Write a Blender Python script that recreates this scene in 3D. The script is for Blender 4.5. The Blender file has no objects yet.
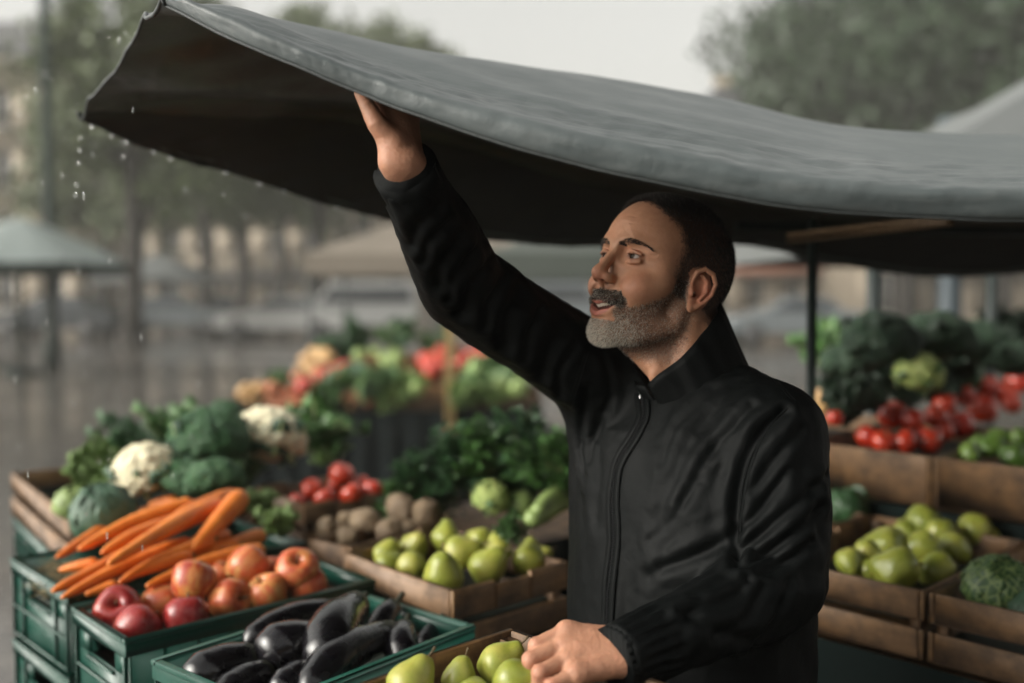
import bpy, math, random
import numpy as np
from mathutils import Vector, Matrix
from mathutils.bvhtree import BVHTree
rng = np.random.default_rng(7)
random.seed(7)
sc = bpy.context.scene
COL = sc.collection
PI = math.pi
R = math.radians
# ------------------------------------------------------------------ camera
CAMZ, FPX, HOR = 1.62, 995.0, 290.0
PITCH = math.atan((341.5 - HOR) / FPX)
def P(px, py, D):
    """world point at depth y = D seen at pixel (px, py)"""
    cx, cy = (px - 512) / FPX, (341.5 - py) / FPX
    dy = math.cos(PITCH) + cy * math.sin(PITCH)
    dz = -math.sin(PITCH) + cy * math.cos(PITCH)
    return np.array([cx * D / dy, D, CAMZ + dz * D / dy])
def PZ(px, py, z):
    """world point at height z seen at pixel"""
    cx, cy = (px - 512) / FPX, (341.5 - py) / FPX
    dy = math.cos(PITCH) + cy * math.sin(PITCH)
    dz = -math.sin(PITCH) + cy * math.cos(PITCH)
    D = (z - CAMZ) / dz * dy
    return np.array([cx * D / dy, D, z])
cam_d = bpy.data.cameras.new('camera'); cam = bpy.data.objects.new('camera', cam_d); COL.objects.link(cam)
cam.location = (0, 0, CAMZ); cam.rotation_euler = (PI / 2 - PITCH, 0, 0)
cam_d.sensor_width = 36; cam_d.lens = 36 * FPX / 1024; cam_d.clip_end = 1000; cam_d.clip_start = 0.05
cam_d.dof.use_dof = True; cam_d.dof.focus_distance = 1.31; cam_d.dof.aperture_fstop = 1.5
cam_d.dof.aperture_blades = 0
sc.camera = cam
# ------------------------------------------------------------------ objects
def tag(o, label=None, cat=None, group=None, kind=None):
    for k, v in (('label', label), ('category', cat), ('group', group), ('kind', kind)):
        if v: o[k] = v
    return o
def empty(name, loc=(0, 0, 0), rz=0.0):
    o = bpy.data.objects.new(name, None); COL.objects.link(o)
    o.location = loc; o.rotation_euler = (0, 0, rz); o.empty_display_size = 0.1
    return o
def mesh_obj(name, V, F, mat, parent=None, smooth=True, vcol=None, loc=None, matidx=None):
    """F: (n,3)/(n,4) array, or a list of such arrays / tuples"""
    V = np.asarray(V, dtype=np.float64).reshape(-1, 3)
    me = bpy.data.meshes.new(name)
    if isinstance(F, np.ndarray): Fs = [F]
    elif len(F) and isinstance(F[0], np.ndarray) and F[0].ndim == 2: Fs = F
    else: Fs = None
    if Fs is None:
        me.from_pydata([tuple(v) for v in V], [], [tuple(f) for f in F])
    else:
        me.vertices.add(len(V)); me.vertices.foreach_set('co', V.ravel().astype(np.float32))
        idx = np.concatenate([f.ravel() for f in Fs]).astype(np.int32)
        cnt = np.concatenate([np.full(len(f), f.shape[1]) for f in Fs]).astype(np.int32)
        st = np.concatenate([[0], np.cumsum(cnt)[:-1]]).astype(np.int32)
        me.loops.add(len(idx)); me.loops.foreach_set('vertex_index', idx)
        me.polygons.add(len(cnt)); me.polygons.foreach_set('loop_start', st)
        me.update(calc_edges=True)
    me.validate()
    if smooth:
        me.polygons.foreach_set('use_smooth', np.ones(len(me.polygons), dtype=bool))
    for m in (mat if isinstance(mat, (list, tuple)) else [mat]): me.materials.append(m)
    if matidx is not None and len(matidx) == len(me.polygons):
        me.polygons.foreach_set('material_index', np.asarray(matidx, dtype=np.int32))
    if vcol is not None:
        a = me.color_attributes.new('tint', 'FLOAT_COLOR', 'POINT')
        c = np.ones((len(V), 4), dtype=np.float32); c[:, :np.asarray(vcol).shape[1]] = vcol
        a.data.foreach_set('color', c.ravel())
    me.update()
    o = bpy.data.objects.new(name, me); COL.objects.link(o)
    if loc is not None: o.location = loc
    if parent is not None: o.parent = parent
    return o
KIDS = {}
def copy_tree(o, parent=None):
    c = o.copy(); COL.objects.link(c); c.parent = parent
    for ch in [x for x in o.children]: copy_tree(ch, c)
    return c
class MB:
    """collects pieces into one mesh"""
    def __init__(s): s.v = []; s.f = []; s.n = 0; s.c = []
    def add(s, V, F, col=None):
        V = np.asarray(V, float).reshape(-1, 3)
        for f in (F if isinstance(F, list) and len(F) and isinstance(F[0], np.ndarray) and F[0].ndim == 2 else [np.asarray(F)]):
            s.f.append(f + s.n)
        s.v.append(V); s.n += len(V)
        if col is not None: s.c.append(np.broadcast_to(np.asarray(col, float), (len(V), 3)))
        return s
    def box(s, c, d, M=None, bev=0.0, col=None):
        """box centre c, full size d, optional 3x3 M"""
        x, y, z = np.array(d) / 2.0
        b = min(bev, x * .45, y * .45, z * .45)
        if b <= 0:
            V = np.array([[i * x, j * y, k * z] for i in (-1, 1) for j in (-1, 1) for k in (-1, 1)], float)
            F = np.array([[0, 1, 3, 2], [4, 6, 7, 5], [0, 4, 5, 1], [2, 3, 7, 6], [0, 2, 6, 4], [1, 5, 7, 3]])
            fl = [F]
        else:
            V = []; ids = {}
            for i in (-1, 1):
                for j in (-1, 1):
                    for k in (-1, 1):
                        for ax in range(3):
                            p = [i * (x - b), j * (y - b), k * (z - b)]; p[ax] = (i, j, k)[ax] * (x, y, z)[ax]
                            ids[(i, j, k, ax)] = len(V); V.append(p)
            V = np.array(V, float); Q = []; T = []
            for ax in range(3):
                o1, o2 = [a for a in range(3) if a != ax]
                for sgn in (-1, 1):
                    q = []
                    for (a, bb) in ((-1, -1), (1, -1), (1, 1), (-1, 1)):
                        t = [0, 0, 0]; t[ax] = sgn; t[o1] = a; t[o2] = bb; q.append(ids[(t[0], t[1], t[2], ax)])
                    Q.append(q)
            for ax in range(3):
                o1, o2 = [a for a in range(3) if a != ax]
                for a in (-1, 1):
                    for bb in (-1, 1):
                        q = []
                        for sgn, which in ((-1, o1), (1, o1), (1, o2), (-1, o2)):
                            t = [0, 0, 0]; t[ax] = sgn; t[o1] = a; t[o2] = bb; q.append(ids[(t[0], t[1], t[2], which)])
                        Q.append(q)
            for i in (-1, 1):
                for j in (-1, 1):
                    for k in (-1, 1): T.append([ids[(i, j, k, a)] for a in range(3)])
            fl = [np.array(Q), np.array(T)]
        if M is not None: V = V @ np.asarray(M).T
        s.add(V + np.asarray(c, float), fl, col); return s
    def tube(s, pts, rad, n=8, cap=True, col=None, flat=1.0):
        V, F = tube(pts, rad, n, cap, flat); s.add(V, F, col); return s
    def build(s, name, mat, parent=None, smooth=True, loc=None):
        F = [f for f in s.f]
        q = [f for f in F if f.shape[1] == 4]; t = [f for f in F if f.shape[1] == 3]
        Fs = ([np.concatenate(q)] if q else []) + ([np.concatenate(t)] if t else [])
        V = np.concatenate(s.v)
        vc = np.concatenate(s.c) if s.c and sum(len(c) for c in s.c) == len(V) else None
        return mesh_obj(name, V, Fs, mat, parent, smooth, vc, loc)
def tube(pts, rad, n=8, cap=True, flat=1.0):
    pts = np.asarray(pts, float); m = len(pts)
    rad = np.broadcast_to(np.asarray(rad, float), (m,))
    T = np.gradient(pts, axis=0); T /= np.linalg.norm(T, axis=1)[:, None] + 1e-12
    ref = np.array([0, 0, 1.0]) if abs(T[0][2]) < .9 else np.array([1.0, 0, 0])
    A = np.cross(T[0], ref); A /= np.linalg.norm(A)
    V = []
    ang = np.linspace(0, 2 * PI, n, endpoint=False)
    for i in range(m):
        A = A - T[i] * np.dot(A, T[i]); A /= np.linalg.norm(A) + 1e-12
        B = np.cross(T[i], A)
        V.append(pts[i] + rad[i] * (np.cos(ang)[:, None] * A + flat * np.sin(ang)[:, None] * B))
    V = np.concatenate(V)
    a = np.arange(n); b = (a + 1) % n
    Q = np.concatenate([np.stack([i * n + a, i * n + b, (i + 1) * n + b, (i + 1) * n + a], 1) for i in range(m - 1)])
    Fs = [Q]
    if cap:
        V = np.concatenate([V, pts[:1], pts[-1:]])
        Fs.append(np.concatenate([np.stack([b, a, np.full(n, m * n)], 1), np.stack([(m - 1) * n + a, (m - 1) * n + b, np.full(n, m * n + 1)], 1)]))
    return V, Fs
def spline(pts, n):
    """Catmull-Rom through pts, n samples (chord uniform)"""
    p = np.asarray(pts, float); m = len(p)
    t = np.linspace(0, m - 1, n); i = np.clip(t.astype(int), 0, m - 2); u = (t - i)[:, None]
    g = lambda k: p[np.clip(k, 0, m - 1)]
    p0 = np.where((i > 0)[:, None], g(i - 1), 2 * g(i) - g(i + 1)); p3 = np.where((i < m - 2)[:, None], g(i + 2), 2 * g(i + 1) - g(i))
    p1, p2 = g(i), g(i + 1)
    return .5 * (2 * p1 + (p2 - p0) * u + (2 * p0 - 5 * p1 + 4 * p2 - p3) * u ** 2 + (3 * p1 - p0 - 3 * p2 + p3) * u ** 3)
def rotz(a): c, s = math.cos(a), math.sin(a); return np.array([[c, -s, 0], [s, c, 0], [0, 0, 1.0]])
def roty(a): c, s = math.cos(a), math.sin(a); return np.array([[c, 0, s], [0, 1.0, 0], [-s, 0, c]])
def rotx(a): c, s = math.cos(a), math.sin(a); return np.array([[1.0, 0, 0], [0, c, -s], [0, s, c]])
# ------------------------------------------------------------------ noise
_perm = np.random.default_rng(3).permutation(256); _perm = np.concatenate([_perm] * 3)
_gr = np.random.default_rng(4).normal(size=(256, 3)); _gr /= np.linalg.norm(_gr, axis=1)[:, None]
def perlin(p):
    p = np.asarray(p, float); i = np.floor(p).astype(int); f = p - i; u = f * f * f * (f * (f * 6 - 15) + 10); i &= 255
    def g(a, b, c):
        h = _perm[_perm[_perm[(i[..., 0] + a) & 255] + ((i[..., 1] + b) & 255)] + ((i[..., 2] + c) & 255)]
        d = f - np.array([a, b, c]); return (_gr[h] * d).sum(-1)
    L = lambda a, b, t: a + (b - a) * t
    x0 = L(L(g(0, 0, 0), g(1, 0, 0), u[..., 0]), L(g(0, 1, 0), g(1, 1, 0), u[..., 0]), u[..., 1])
    x1 = L(L(g(0, 0, 1), g(1, 0, 1), u[..., 0]), L(g(0, 1, 1), g(1, 1, 1), u[..., 0]), u[..., 1])
    return L(x0, x1, u[..., 2])
def fbm(p, o=3):
    s = 0; a = 1
    for k in range(o): s = s + a * perlin(p * 2 ** k + 17.3 * k); a *= .5
    return s
# ------------------------------------------------------------------ implicit surfaces
class Field:
    def __init__(s, lo, hi, h):
        s.lo = np.array(lo, float); s.h = h
        s.n = np.ceil((np.array(hi, float) - s.lo) / h).astype(int) + 1
        s.d = np.full(s.n, 1.0, dtype=np.float32)
    def sub(s, lo, hi, m):
        a = np.clip(np.floor((np.array(lo) - m - s.lo) / s.h).astype(int), 0, s.n)
        b = np.clip(np.ceil((np.array(hi) + m - s.lo) / s.h).astype(int) + 1, 0, s.n)
        sl = tuple(slice(x, y) for x, y in zip(a, b))
        ax = [s.lo[k] + s.h * np.arange(a[k], b[k]) for k in range(3)]
        if any(len(x) == 0 for x in ax): return None, None
        X = np.stack(np.meshgrid(*ax, indexing='ij'), -1).astype(np.float32)
        return sl, X
    def op(s, prim, k=0.0, mode='add'):
        fn, lo, hi = prim
        sl, X = s.sub(lo, hi, k + 4 * s.h)
        if sl is None: return s
        b = fn(X); a = s.d[sl]
        if mode == 'add': s.d[sl] = smin(a, b, k)
        elif mode == 'cut': s.d[sl] = -smin(-a, b, k)
        return s
    def add(s, prim, k=0.0): return s.op(prim, k)
    def cut(s, prim, k=0.0): return s.op(prim, k, 'cut')
    def mesh(s):
        return surface_nets(s.d, s.lo, s.h)
def smin(a, b, k):
    if k <= 0: return np.minimum(a, b)
    h = np.clip(.5 + .5 * (b - a) / k, 0, 1)
    return b + (a - b) * h - k * h * (1 - h)
def ell(c, r, M=None):
    c = np.array(c, np.float32); r = np.array(r, np.float32)
    def fn(X):
        q = X - c
        if M is not None: q = q @ np.asarray(M, np.float32)
        k0 = np.linalg.norm(q / r, axis=-1); k1 = np.linalg.norm(q / (r * r), axis=-1) + 1e-9
        return k0 * (k0 - 1) / k1
    m = r.max() if M is not None else r
    return fn, c - m, c + m
def caps(pts, rads):
    pts = np.array(pts, np.float32); rads = np.broadcast_to(np.array(rads, np.float32), (len(pts),))
    def fn(X):
        d = None
        for i in range(len(pts) - 1):
            a, b = pts[i], pts[i + 1]; ab = b - a
            t = np.clip(((X - a) @ ab) / max(float(ab @ ab), 1e-12), 0, 1)
            e = np.linalg.norm(X - a - t[..., None] * ab, axis=-1) - (rads[i] + (rads[i + 1] - rads[i]) * t)
            d = e if d is None else np.minimum(d, e)
        return d
    m = rads.max()
    return fn, pts.min(0) - m, pts.max(0) + m
def surface_nets(d, lo, h):
    s = d < 0
    nx, ny, nz = d.shape
    cnt = np.zeros((nx - 1, ny - 1, nz - 1), np.int8)
    for i in (0, 1):
        for j in (0, 1):
            for k in (0, 1): cnt += s[i:nx - 1 + i, j:ny - 1 + j, k:nz - 1 + k]
    act = (cnt > 0) & (cnt < 8)
    I = np.argwhere(act); idx = np.full(act.shape, -1, np.int32); idx[act] = np.arange(len(I))
    pos = np.zeros((len(I), 3)); num = np.zeros(len(I))
    cor = [(i, j, k) for i in (0, 1) for j in (0, 1) for k in (0, 1)]
    for a in cor:
        for ax in range(3):
            if a[ax]: continue
            b = list(a); b[ax] = 1
            da = d[I[:, 0] + a[0], I[:, 1] + a[1], I[:, 2] + a[2]]; db = d[I[:, 0] + b[0], I[:, 1] + b[1], I[:, 2] + b[2]]
            m = (da < 0) != (db < 0)
            t = np.where(m, da / np.where(m, da - db, 1), 0)
            p = np.array(a, float)[None] + 0 * pos; p[:, ax] += t
            pos[m] += p[m]; num += m
    V = (I + pos / num[:, None]) * h + lo
    Q = []
    for ax in range(3):
        o1, o2 = (ax + 1) % 3, (ax + 2) % 3
        A = [slice(None)] * 3; B = [slice(None)] * 3
        A[ax] = slice(0, -1); B[ax] = slice(1, None)
        sa, sb = s[tuple(A)], s[tuple(B)]
        E = np.argwhere(sa != sb)
        E = E[(E[:, o1] > 0) & (E[:, o2] > 0) & (E[:, o1] < d.shape[o1] - 1) & (E[:, o2] < d.shape[o2] - 1)]
        ins = s[E[:, 0], E[:, 1], E[:, 2]]
        def g(u, v):
            e = E.copy(); e[:, o1] -= u; e[:, o2] -= v; return idx[e[:, 0], e[:, 1], e[:, 2]]
        q = np.stack([g(1, 1), g(0, 1), g(0, 0), g(1, 0)], 1)
        q[~ins] = q[~ins][:, ::-1]
        Q.append(q)
    Q = np.concatenate(Q); Q = Q[(Q >= 0).all(1)]
    return V, Q
def normals(V, Q):
    n = np.cross(V[Q[:, 2]] - V[Q[:, 0]], V[Q[:, 3 if Q.shape[1] == 4 else 1]] - V[Q[:, 1 if Q.shape[1] == 4 else 0]])
    if Q.shape[1] == 3: n = np.cross(V[Q[:, 1]] - V[Q[:, 0]], V[Q[:, 2]] - V[Q[:, 0]])
    N = np.zeros_like(V)
    for k in range(Q.shape[1]): np.add.at(N, Q[:, k], n)
    return N / (np.linalg.norm(N, axis=1)[:, None] + 1e-12)
def relax(V, Q, it=1, w=.5):
    for _ in range(it):
        S = np.zeros_like(V); c = np.zeros(len(V))
        for k in range(4):
            np.add.at(S, Q[:, k], V[Q[:, (k + 1) % 4]] + V[Q[:, (k + 3) % 4]]); np.add.at(c, Q[:, k], 2)
        V = V * (1 - w) + w * S / np.maximum(c, 1)[:, None]
    return V
# ------------------------------------------------------------------ materials
class Nt:
    def __init__(s, name, rough=.5, **kw):
        s.m = bpy.data.materials.new(name); s.m.use_nodes = True; s.t = s.m.node_tree; s.N = s.t.nodes; s.L = s.t.links
        s.b = s.N['Principled BSDF']; s.b.inputs['Roughness'].default_value = rough
        for k, v in kw.items(): s.set(k.replace('_', ' '), v)
    def set(s, k, v):
        if isinstance(v, bpy.types.NodeSocket): s.L.new(v, s.b.inputs[k])
        else: s.b.inputs[k].default_value = v if not isinstance(v, (tuple, list)) or len(v) == 4 or k == 'Subsurface Radius' else (*v, 1)
        return s
    def node(s, t, **kw):
        n = s.N.new(t)
        for k, v in kw.items():
            if k.startswith('_'): setattr(n, k[1:], v)
            else:
                key = int(k[1:]) if k[0] == 'i' and k[1:].isdigit() else k.replace('_', ' ')
                if isinstance(v, bpy.types.NodeSocket): s.L.new(v, n.inputs[key])
                else: n.inputs[key].default_value = v if not (isinstance(v, tuple) and len(v) == 3 and n.inputs[key].type == 'RGBA') else (*v, 1)
        return n
    def coord(s, which='Object', scale=None, loc=None):
        o = s.node('ShaderNodeTexCoord').outputs[which]
        if scale is not None or loc is not None:
            mp = s.node('ShaderNodeMapping', Vector=o)
            if scale is not None: mp.inputs['Scale'].default_value = scale if isinstance(scale, tuple) else (scale,) * 3
            if loc is not None: s.L.new(loc, mp.inputs['Location'])
            o = mp.outputs[0]
        return o
    def rnd(s): return s.node('ShaderNodeObjectInfo').outputs['Random']
    def noise(s, vec, scale, detail=4, rough=.55, dist=0.0):
        return s.node('ShaderNodeTexNoise', Vector=vec, Scale=scale, Detail=detail, Roughness=rough, Distortion=dist).outputs['Fac']
    def ramp(s, fac, stops, interp='LINEAR'):
        n = s.node('ShaderNodeValToRGB', Fac=fac); cr = n.color_ramp; cr.interpolation = interp
        while len(cr.elements) < len(stops): cr.elements.new(.5)
        for e, (p, c) in zip(cr.elements, stops):
            e.position = p; e.color = (*c, 1) if not isinstance(c, (int, float)) else (c, c, c, 1)
        return n.outputs['Color']
    def math(s, op, a, b=None, clamp=False):
        n = s.node('ShaderNodeMath', _operation=op, _use_clamp=clamp)
        for i, v in enumerate((a, b)):
            if v is None: continue
            if isinstance(v, bpy.types.NodeSocket): s.L.new(v, n.inputs[i])
            else: n.inputs[i].default_value = v
        return n.outputs[0]
    def mix(s, f, a, b, blend='MIX'):
        n = s.node('ShaderNodeMix', _data_type='RGBA', _blend_type=blend)
        for key, v in ((0, f), (6, a), (7, b)):
            if isinstance(v, bpy.types.NodeSocket): s.L.new(v, n.inputs[key])
            else: n.inputs[key].default_value = v if isinstance(v, (int, float)) else (*v, 1)
        return n.outputs[2]
    def bump(s, h, strength=.3, dist=.01, prev=None):
        n = s.node('ShaderNodeBump', Height=h, Strength=strength, Distance=dist)
        if prev is not None: s.L.new(prev, n.inputs['Normal'])
        s.L.new(n.outputs[0], s.b.inputs['Normal']); return n.outputs[0]
    def tint(s): return s.node('ShaderNodeVertexColor', _layer_name='tint').outputs['Color']
def simple(name, col, rough=.6, var=.25, scale=20, bump=.15, bdist=.003, **kw):
    n = Nt(name, rough, **kw)
    c = n.coord('Object'); f = n.noise(c, scale, 5)
    a = tuple(x * (1 - var) for x in col); b = tuple(min(1, x * (1 + var)) for x in col)
    n.set('Base Color', n.ramp(f, [(.3, a), (.7, b)]))
    if bump: n.bump(f, bump, bdist)
    return n.m
SKY_STRENGTH, SUN_ENERGY, EXPOSURE, HAZE = .15, 1.25, 0.92, .0019
# ================================================================== the man
HEAD_YAW, HEAD_PITCH, HEAD_ROLL = R(57), R(14), R(-3)
HEAD_O = P(658, 288, 1.47)
def basis(yaw, pitch, roll=0):
    f = np.array([-math.sin(yaw) * math.cos(pitch), -math.cos(yaw) * math.cos(pitch), math.sin(pitch)])
    l = np.array([math.cos(yaw), -math.sin(yaw), 0.0]); u = np.cross(f, l)
    if roll: l, u = l * math.cos(roll) + u * math.sin(roll), u * math.cos(roll) - l * math.sin(roll)
    return np.stack([f, l, u], 1)          # columns
HM = basis(HEAD_YAW, HEAD_PITCH, HEAD_ROLL)
def h2w(v): return np.asarray(v) @ HM.T + HEAD_O
def w2h(v): return (np.asarray(v) - HEAD_O) @ HM
BODY_YAW = R(46)
BM = basis(BODY_YAW, 0)
BODY_O = P(697, 400, 1.46); BODY_O[2] = 0.0          # on the ground below the breastbone
def b2w(v): return np.asarray(v) @ BM.T + BODY_O      # body frame: x forward, y left, z up from the ground
def w2b(v): return (np.asarray(v) - BODY_O) @ BM
NECK_BASE = b2w([-.015, 0.0, 1.455])
EYE = [(.0735, .0315, .0262), (.0735, -.0315, .0262)]
def head_field(h):
    F = Field((-.125, -.105, -.165), (.14, .105, .15), h)
    A = F.add; C = F.cut
    A(ell((-.012, 0, .052), (.099, .077, .084)))
    A(ell((-.035, 0, .030), (.072, .073, .075)), .02)
    A(ell((.030, 0, .052), (.066, .064, .066)), .02)
    A(ell((.040, 0, -.015), (.052, .055, .070)), .02)
    A(ell((.034, 0, -.055), (.056, .049, .040)), .02)
    for y in (1, -1):
        A(caps([(-.004, y * .052, -.025), (.002, y * .053, -.052), (.05, y * .034, -.080), (.078, y * .010, -.087)], [.018, .015, .013, .014]), .016)
        A(ell((.060, y * .045, -.012), (.027, .020, .018)), .018)                # cheekbone
        A(ell((.0725, y * .0365, -.0215), (.0205, .018, .0175)), .012)                # smiling cheek
        A(caps([(.089, y * .009, .044), (.084, y * .028, .049), (.066, y * .048, .041)], [.0085, .009, .008]), .010)   # brow
        A(caps([(.050, y * .053, .035), (.040, y * .056, .000)], [.010, .010]), .025)
    A(ell((.079, 0, -.079), (.019, .021, .017)), .014)                            # chin
    A(ell((.083, 0, -.050), (.021, .028, .021)), .012)                            # muzzle
    for y in (1, -1):                                                            # eye sockets
        C(ell((.094, y * .034, .026), (.016, .019, .0125)), .012)
        C(ell((.095, y * .017, .030), (.010, .008, .012)), .008)
    # nose
    A(caps([(.088, 0, .040), (.0975, 0, .024), (.1055, 0, .008), (.1105, 0, -.003)], [.0074, .0068, .0080, .0098]), .009)
    A(ell((.1115, 0, -.0060), (.0105, .0102, .0096)), .006)
    for y in (1, -1):
        A(ell((.1005, y * .0128, -.0105), (.0112, .0061, .0074)), .006)
        C(caps([(.1065, y * .0068, -.0220), (.1050, y * .0075, -.0130)], [.0044, .0032]), .002)
        C(caps([(.100, y * .0215, -.002), (.0945, y * .0225, -.014), (.0915, y * .0300, -.028), (.085, y * .0370, -.045)], [.0014, .0032, .0034, .0020]), .005)
    A(caps([(.1065, 0, -.0165), (.100, 0, -.023)], [.0035, .003]), .004)
    # mouth
    C(caps([(.0845, .0310, -.0370), (.0960, .019, -.0475), (.101, 0, -.0525), (.0960, -.019, -.0475), (.0845, -.0310, -.0370)], [.0014, .0052, .0070, .0052, .0014]), .0025)
    A(caps([(.0855, .0320, -.0350), (.097, .019, -.0410), (.1025, .005, -.0438), (.1015, 0, -.0460), (.1025, -.005, -.0438), (.097, -.019, -.0410), (.0855, -.0320, -.0350)], [.0018, .0030, .0036, .0034, .0036, .0030, .0018]), .003)
    A(caps([(.0845, .0315, -.0385), (.0935, .019, -.0565), (.0985, 0, -.0635), (.0935, -.019, -.0565), (.0845, -.0315, -.0385)], [.0018, .0042, .0050, .0042, .0018]), .003)
    C(caps([(.097, .012, -.0685), (.098, 0, -.0695), (.097, -.012, -.0685)], [.002, .003, .002]), .007)
    for y in (1, -1): C(ell((.0855, y * .0350, -.0365), (.004, .003, .004)), .006)
    # eyelids
    for e in EYE:
        sy = 1 if e[1] > 0 else -1
        A(ell(e, (.0142, .0142, .0142)), .0035)
        A(caps([(e[0] + .0128, e[1] - sy * .010, e[2] + .0035), (e[0] + .0150, e[1], e[2] + .0085), (e[0] + .0085, e[1] + sy * .0135, e[2] + .0035)], [.0016, .0022, .0022]), .003)
        A(caps([(e[0] + .0120, e[1] - sy * .009, e[2] - .0075), (e[0] + .0130, e[1] + sy * .002, e[2] - .0088), (e[0] + .007, e[1] + sy * .013, e[2] - .0062)], [.0018, .0030, .0022]), .004)
        C(ell((e[0] + .013, e[1] + sy * .0005, e[2] + .0001), (.0085, .0126, .0034)), .0008)
        # crow's feet
        for (dz, dx) in ((.006, -.008), (-.001, -.010), (-.008, -.008)):
            C(caps([(e[0] + .004, e[1] + sy * .019, e[2] + dz * .3), (e[0] + dx, e[1] + sy * .030, e[2] + dz * 1.3)], [.0010, .0005]), .0018)
    for z in (.072, .083, .094):
        C(caps([(.090 - (z - .07) * .35, -.03, z), (.0955 - (z - .07) * .35, 0, z + .002), (.090 - (z - .07) * .35, .03, z)], .0006), .0022)
    # ears
    for y in (1, -1):
        m = lambda L: [(a * .93 - .002, y * b, c * .93 - .003) for a, b, c in L]
        A(ell((-.009, y * .0765, .0015), (.0195, .0050, .0275), rotz(y * R(-22))), .004)
        C(ell((-.004, y * .083, -.002), (.0115, .0070, .016)), .004)
        A(caps(m([(.002, .073, .002), (.009, .0765, .016), (.007, .0800, .031), (-.004, .0845, .0385), (-.017, .0890, .034), (-.0245, .0910, .020), (-.0235, .0885, .003), (-.0165, .0835, -.011), (-.007, .0790, -.020)]),
               [.0022, .0030, .0033, .0034, .0035, .0033, .0030, .0032, .0045]), .0015)
        A(ell((-.002, y * .0765, -.0235), (.0075, .0042, .0080)), .004)
        A(caps(m([(-.004, .0805, .029), (-.0125, .0850, .021), (-.0155, .0850, .006), (-.0085, .0820, -.008)]), [.0024, .0028, .0028, .0028]), .002)
        A(caps(m([(.0065, .0765, .004), (.0050, .0775, -.003)]), [.0035, .003]), .003)
        C(caps(m([(.000, .080, -.002), (-.002, .072, -.001)]), [.0035, .003]), .002)
    # neck
    nb = w2h(NECK_BASE)
    up = w2h(NECK_BASE + np.array([0, 0, .05]))
    A(caps([(-.030, 0, -.020), tuple(up), tuple(nb)], [.058, .060, .064]), .018)
    A(caps([(.012, 0, -.088), tuple(nb + np.array([.055, 0, .02]))], [.022, .030]), .02)
    pit = w2h(b2w([.055, 0, 1.455]))
    for y in (1, -1): A(caps([(-.022, y * .058, -.030), tuple(pit + np.array([0, y * .012, 0]))], [.012, .010]), .012)
    ad = (np.array([.04, 0, -.10]) * .35 + np.array(pit) * .65); A(ell(tuple(ad + np.array([.006, 0, .016])), (.010, .009, .014)), .014)
    return F
hF = head_field(.00125)
hV, hQ = hF.mesh(); hV = relax(hV, hQ, 1, .35); del hF
# keep the face side of the mesh, neck bottom is inside the jacket
def sm(a, b, x): t = np.clip((x - a) / (b - a), 0, 1); return t * t * (3 - 2 * t)
def hair_mask(p):
    x, y, z = p[:, 0], np.abs(p[:, 1]), p[:, 2]
    jit = .006 * perlin(p * 130)
    x = x + jit; z = z + jit
    # front limit of the hair as a function of height: sideburn, temple recess, forelock
    bx = np.interp(z, [-.07, -.03, -.022, -.010, .0, .02, .04, .055, .07, .085, .10, .115, .13], [-.045, -.040, -.034, .024, .030, .034, .034, .032, .034, .042, .060, .068, .070])
    m = sm(.007, -.012, x - bx + .004 * perlin(p * 420))
    m *= sm(-.072, -.052, z + np.clip((-x - .05), 0, .05) * .1)
    # ear area stays bare
    ear = ((x + .008) / .023) ** 2 + ((z - .000) / .038) ** 2
    m *= np.where((ear < 1) & (y > .071), 0, 1) * np.where((y > .0790) & (x < .02) & (x > -.03) & (z < .034), 0, 1) * np.where((z < -.0) & (x > -.03) & (x < .0), 0, 1)
    return np.clip(m, 0, 1)
def beard_mask(p):
    x, y, z = p[:, 0], np.abs(p[:, 1]), p[:, 2]
    j = .003 * perlin(p * 200 + 5)
    # upper limit of the cheek beard as a function of x
    top = np.interp(x, [-.02, .0, .012, .022, .04, .06, .075, .088, .10], [-.03, .010, .012, .004, -.022, -.036, -.046, -.052, -.060])
    m = sm(.006, -.006, z - top + j)
    m *= sm(-.022, -.006, x)
    m *= sm(-.118, -.100, z + np.clip(x, 0, 1) * -.05)
    lips = (np.abs(y) < .0325) & (z > -.0680) & (z < -.0395 + np.abs(y) * .16) & (x > .080)
    m = np.where(lips, 0, m)
    m = np.where((y > .0735) & (x < .014) & (z > -.045), 0, m)
    # moustache
    mz = sm(-.0225, -.0265, z) * sm(-.0435 - 0, -.0405, z + np.clip(y - .012, 0, 1) * .25) * sm(.034, .029, y) * sm(.075, .082, x)
    side = sm(.024, .028, y) * sm(.041, .036, y) * sm(-.030, -.036, z) * sm(.068, .074, x) * sm(-.075, -.068, z)
    return np.clip(np.maximum(m, np.maximum(mz, side * .9)), 0, 1), mz
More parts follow.
